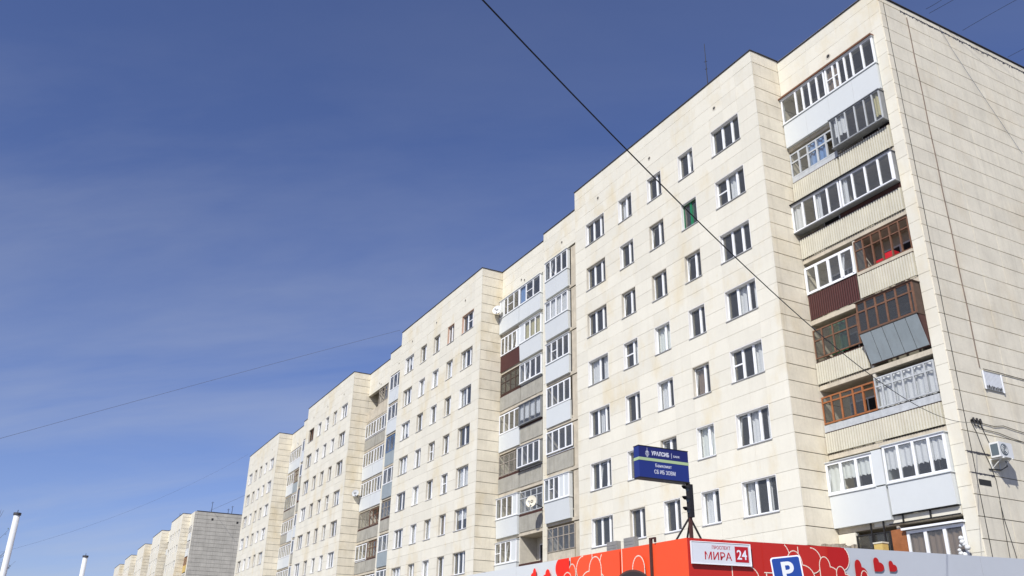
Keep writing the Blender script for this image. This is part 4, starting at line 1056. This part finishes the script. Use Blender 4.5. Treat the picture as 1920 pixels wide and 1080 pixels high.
text_mesh('24', H_*.62, 'lettering', ap, 'lettering', K0, SD, SN, s0+W_*.765, zb_+H_*.28, B0+.005, width=W_*.17, bold=.005)

# bank sign on its post and struts
bs = thing('bank_sign', 'dark blue bank lightbox sign with green stripe on an iron post above the kiosk corner', 'sign', (-16.45, 13.5, 4.6))
BD = Vector((.06, 1, 0)).normalized(); BN = Vector((BD.y, -BD.x, 0))
r_ = onX(1197, 835, -16.85); BO = Vector((-16.85, r_.y, 0)); BZ0, BZ1 = 5.95, 6.69; BWd = 1.42
def bplate(name, s0, s1, z0, z1, o0, o1, m_, par=None):
    par = par or bs; a = BO+BD*s0; b = BO+BD*s1; mb = MB(ORG[bs])
    A = [(a+BN*o1), (b+BN*o1), (b+BN*o0), (a+BN*o0)]
    mb.hexa([(p.x, p.y, z0) for p in A], [(p.x, p.y, z1) for p in A])
    o_ = link(name, mb.mesh(name, m_), par, ORG[bs]); return o_
box_ = bplate('lightbox', 0, BWd, BZ0, BZ1, -.22, 0, 'navy2')
bplate('upper_field', .01, BWd-.01, BZ0+.44, BZ1-.012, .0005, .004, 'navy', box_)
bplate('green_stripe', -.006, BWd+.002, BZ0+.40, BZ0+.47, -.226, .006, 'lime', box_)
bplate('edge_trim', -.008, BWd+.008, BZ1, BZ1+.018, -.228, .008, 'iron', box_); bplate('edge_trim', -.008, BWd+.008, BZ0-.03, BZ0, -.228, .008, 'iron', box_)
text_mesh('УРАЛСИБ', .135, 'lettering', bs, 'lettering', BO, BD, BN, .36, BZ0+.545, .006, width=.50, bold=.003)
bplate('divider_bar', .93, .938, BZ0+.52, BZ0+.65, .005, .007, 'lettering')
text_mesh('БАНК', .07, 'lettering', bs, 'lettering', BO, BD, BN, .99, BZ0+.55, .006, width=.18)
text_mesh('Банкомат', .11, 'lettering', bs, 'lettering', BO, BD, BN, .46, BZ0+.27, .003, width=.46)
text_mesh('СБ ИБ ЗОВМ', .13, 'lettering', bs, 'lettering', BO, BD, BN, .42, BZ0+.11, .003, width=.60)
# emblem: a small spire over stacked scales
em = MB(ORG[bs])
def ept(s_, z_): p = BO+BD*(.235+s_)+BN*.0065; return (p.x, p.y, BZ0+.51+z_)
def erib(pts, w=.009):
    for i in range(len(pts)-1):
        a, b = Vector(pts[i]), Vector(pts[i+1]); n_ = Vector((-(b-a).y, (b-a).x)).normalized()*w/2
        em.quad(ept(*(a+n_)), ept(*(b+n_)), ept(*(b-n_)), ept(*(a-n_)))
erib([(0, .13), (0, .2)], .008); em.quad(ept(-.018, .105), ept(.018, .105), ept(.004, .15), ept(-.004, .15))
erib([(-.055, .085), (-.03, .115), (0, .08), (.03, .115), (.055, .085)]); erib([(-.05, .03), (-.045, .06), (-.02, .08), (0, .05), (.02, .08), (.045, .06), (.05, .03)])
erib([(-.035, .01), (-.025, .04), (0, .015), (.025, .04), (.035, .01)]); erib([(-.02, -.005), (0, -.02), (.02, -.005), (0, .012), (-.02, -.005)])
build(em, 'emblem', 'lettering', bs)
PT = BO+BD*(BWd-.02); PT = Vector((PT.x-.06, PT.y+.02, 0))
build(MB(ORG[bs]).box(PT.x-.035, PT.x+.035, PT.y-.035, PT.y+.035, KZ-.05, BZ0-.03), 'post', 'rust', bs)
build(MB(ORG[bs]).tube([(PT.x-.28, PT.y-.28, KZ-.05), (PT.x, PT.y, 5.15)], .025, 6), 'strut', 'iron', bs)
build(MB(ORG[bs]).tube([(PT.x+.05, PT.y+.30, KZ-.05), (PT.x, PT.y, 5.12)], .025, 6), 'strut', 'iron', bs)
build(MB(ORG[bs]).tube([(PT.x-.45, PT.y+.2, KZ-.05), (PT.x, PT.y, 5.1)], .025, 6), 'strut', 'iron', bs)

# traffic light seen edge-on in front of the post
TX, TY = PT.x+.02, PT.y+.00
tl = thing('traffic_light', 'black traffic light seen from the side below the blue bank sign', 'traffic light', (TX, TY, 5.0))
build(MB(ORG[tl]).box(TX-.06, TX+.075, TY-.045, TY+.065, 5.12, 5.90), 'housing', 'iron', tl)
for i in range(3):
    zc = 5.80-i*.255; v = MB(ORG[tl])
    pts = []
    for j in range(9):
        t_ = pi*j/8; pts.append((cos(t_), sin(t_)))
    r0 = .085
    for j in range(8):
        (a, b), (c_, d_) = pts[j], pts[j+1]
        L0 = .16*(.35+.65*b); L1 = .16*(.35+.65*d_)
        v.quad((TX+r0*a, TY-.045, zc+r0*b), (TX+r0*c_, TY-.045, zc+r0*d_), (TX+r0*.9*c_, TY-.045-L1, zc+r0*.75*d_), (TX+r0*.9*a, TY-.045-L0, zc+r0*.75*b))
        v.quad((TX+r0*a*.9, TY-.045, zc+r0*b*.9), (TX+r0*c_*.9, TY-.045, zc+r0*d_*.9), (TX+r0*.85*c_, TY-.045-L1, zc+r0*.7*d_), (TX+r0*.85*a, TY-.045-L0, zc+r0*.7*b))
    vis = build(v, 'visor', 'iron', tl)
    ln = MB(ORG[tl]); n = 14; ln.add([(TX+.07*cos(2*pi*j/n), TY-.052, zc+.07*sin(2*pi*j/n)) for j in range(n)], [tuple(range(n))]); build(ln, 'lens', 'acdark', vis)

# post with a square bracket standing before the orange wall
p0 = onY(1222, 1040, 13.54)
t = thing('bracket_pole', 'dark red pole with a small square hook at its top before the orange kiosk wall', 'pole', (p0.x, 13.54, 0))
ztop = onY(1222, 1010, 13.54).z
build(MB(ORG[t]).box(p0.x-.035, p0.x+.035, 13.50, 13.56, .13, ztop+.02), 'pole_shaft', 'rust', t)
build(MB(ORG[t]).box(p0.x+.035, p0.x+.19, 13.505, 13.555, ztop-.015, ztop+.02).box(p0.x+.15, p0.x+.19, 13.505, 13.555, ztop-.1, ztop-.015), 'hook', 'rust', t)

# parking sign
def at_d(u, v, d_):
    r_ = ray(u, v); h = sqrt(r_.x**2+r_.y**2); return Vector((0, 0, EYE))+r_*(d_/h)
pc = at_d(1476, 1066, 18)
a = at_d(1450, 1045, 18); b = at_d(1494, 1039, 18)
PD = Vector((b.x-a.x, b.y-a.y, 0)).normalized(); PD = (PD+Vector((.06, .1, 0))).normalized(); PN = Vector((PD.y, -PD.x, 0))
ps = thing('parking_sign', 'blue square road sign with white letter P at the foot of the picture', 'road sign', (pc.x, pc.y, 0))
PW = .55; PO = Vector((pc.x, pc.y, 0))-PD*(PW/2); PZ1 = at_d(1472, 1043, 18).z; TL = radians(5.0)
def rot_s(s_, z_):        # the board hangs slightly tilted
    cs, cz = PW/2, PZ1-PW/2; ds, dz_ = s_-cs, z_-cz
    return cs+ds*cos(TL)-dz_*sin(TL), cz+ds*sin(TL)+dz_*cos(TL)
def splate(name, s0, s1, z0, z1, o0, o1, m_, par, rad=.05):
    n = 5; P = []
    for (cx_, cz_, t0) in ((s1-rad, z0+rad, -pi/2), (s1-rad, z1-rad, 0), (s0+rad, z1-rad, pi/2), (s0+rad, z0+rad, pi)):
        for j in range(n+1): t_ = t0+pi/2*j/n; P.append((cx_+rad*cos(t_), cz_+rad*sin(t_)))
    vs = []
    for o_ in (o1, o0):
        for q_ in P: s_, z_ = rot_s(*q_); p = PO+PD*s_+PN*o_; vs.append((p.x, p.y, z_))
    k = len(P); mb = MB(ORG[ps]); mb.add(vs, [tuple(range(k)), tuple(range(k, 2*k))[::-1]]+[(i, i+k, (i+1) % k+k, (i+1) % k) for i in range(k)])
    o_ = link(name, mb.mesh(name, m_), par, ORG[ps]); return o_
brd = splate('board', 0, PW, PZ1-PW, PZ1, -.02, 0, 'pblue', ps)
splate('rim', 0.0, PW, PZ1-PW, PZ1, .0005, .003, 'lettering', ps); splate('field', .025, PW-.025, PZ1-PW+.025, PZ1-.025, .0035, .006, 'pblue', ps, .035)
o = text_mesh('P', .50, 'signw', ps, 'letter', PO, PD, PN, .18, PZ1-.45, .008, width=.22, bold=.012)
for v in o.data.vertices:
    p = v.co+ORG[ps]; s_ = (p-PO).dot(PD); n_ = (p-PO).dot(PN); s2, z2 = rot_s(s_, p.z); q_ = PO+PD*s2+PN*n_; v.co = Vector((q_.x, q_.y, z2))-ORG[ps]
build(MB(ORG[ps]).tube([(pc.x-PN.x*.05, pc.y-PN.y*.05, .13), (pc.x-PN.x*.05, pc.y-PN.y*.05, PZ1-.05)], .03, 8), 'post', 'sill', ps)

# round sign seen as a dark disc
rc = at_d(1187, 1068, 15.5); R_ = .33
rs = thing('round_road_sign', 'top of a dark round disc-shaped sign in front of the orange wall', 'road sign', (rc.x, rc.y, 0))
NN = Vector((-rc.x, -rc.y, 0)).normalized(); DD = Vector((-NN.y, NN.x, 0))
def rdisc(name, r_, o0, o1, m_):
    n = 36; vs = []
    for o_ in (o1, o0):
        for j in range(n): t_ = 2*pi*j/n; p = Vector((rc.x, rc.y, rc.z-R_))+DD*r_*cos(t_)+NN*o_; vs.append((p.x, p.y, p.z+r_*sin(t_)))
    mb = MB(ORG[rs]); mb.add(vs, [tuple(range(n)), tuple(range(n, 2*n))[::-1]]+[(i, i+n, (i+1) % n+n, (i+1) % n) for i in range(n)]); build(mb, name, m_, rs)
rdisc('disc', R_, -.02, 0, 'rust'); rdisc('disc_face', R_-.03, .001, .006, 'discdark')
build(MB(ORG[rs]).tube([(rc.x-NN.x*.05, rc.y-NN.y*.05, .13), (rc.x-NN.x*.05, rc.y-NN.y*.05, rc.z-.1)], .03, 8), 'post', 'sill', rs)

# ------------------------------------------------------------------ white poles and the sparse tree on the left
for (u, v, d_, lab) in ((32, 966, 24.3, 'nearer and taller white pole with dark cap at the left edge'), (160, 1045, 33, 'farther white pole with dark cap left of the far block')):
    p = at_d(u, v, d_); r_ = .068 if d_ < 30 else .072
    t = thing('white_pole', lab, 'pole', (p.x, p.y, 0), 'white poles along the street')
    build(MB(ORG[t]).tube([(p.x, p.y, 0), (p.x, p.y, p.z)], r_*1.1, 20, r_), 'shaft', 'acwhite', t, True)
    build(MB(ORG[t]).tube([(p.x, p.y, p.z), (p.x, p.y, p.z+.055)], r_*1.25, 20), 'cap', 'coping', t)
    build(MB(ORG[t]).tube([(p.x, p.y, p.z+.05), (p.x+.02, p.y, p.z+.12)], .008, 5), 'pin', 'iron', t)
tp = Vector((-28.4, -1.35, 0))
tr = thing('young_tree', 'bare twiggy young tree with a few leaves beside the white pole', 'tree', tuple(tp))
rr_ = random.Random(21); tb = MB(tp); lf = MB(tp)
def branch(p, d, L_, r_, dep):
    q = p.copy(); pts = [q.copy()]
    for i in range(4):
        d = (d+Vector((rr_.uniform(-.16, .16), rr_.uniform(-.16, .16), rr_.uniform(-.02, .14)))).normalized(); q = q+d*L_/4; pts.append(q.copy())
        if dep > 0 and i > 0:
            for _ in range(rr_.choice((1, 2))):
                sd = (d+Vector((rr_.uniform(-.8, .8), rr_.uniform(-.8, .8), rr_.uniform(0, .5)))).normalized(); branch(q, sd, L_*rr_.uniform(.45, .62), r_*.5, dep-1)
    tb.tube(pts, r_, 5, r_*.4)
    if dep <= 1:
        for k in range(3 if dep else 4):
            if rr_.random() < .5: continue
            c_ = pts[rr_.randrange(2, 5)]+Vector([rr_.uniform(-.04, .04) for _ in range(3)]); a_ = Vector([rr_.uniform(-1, 1) for _ in range(3)]).normalized()*.03; b_ = Vector([rr_.uniform(-1, 1) for _ in range(3)]).normalized()*.02
            lf.quad(c_-a_, c_+b_, c_+a_, c_-b_)
branch(tp, Vector((0, 0, 1)), 3.0, .06, 3)
for _ in range(5): branch(tp+Vector((0, 0, 1.9)), Vector((rr_.uniform(-.5, .5), rr_.uniform(-.5, .5), 1)).normalized(), 1.75, .022, 2)
build(tb, 'trunk', 'bark', tr); o = build(lf, 'crown', 'leaf', tr); o['kind'] = 'stuff'
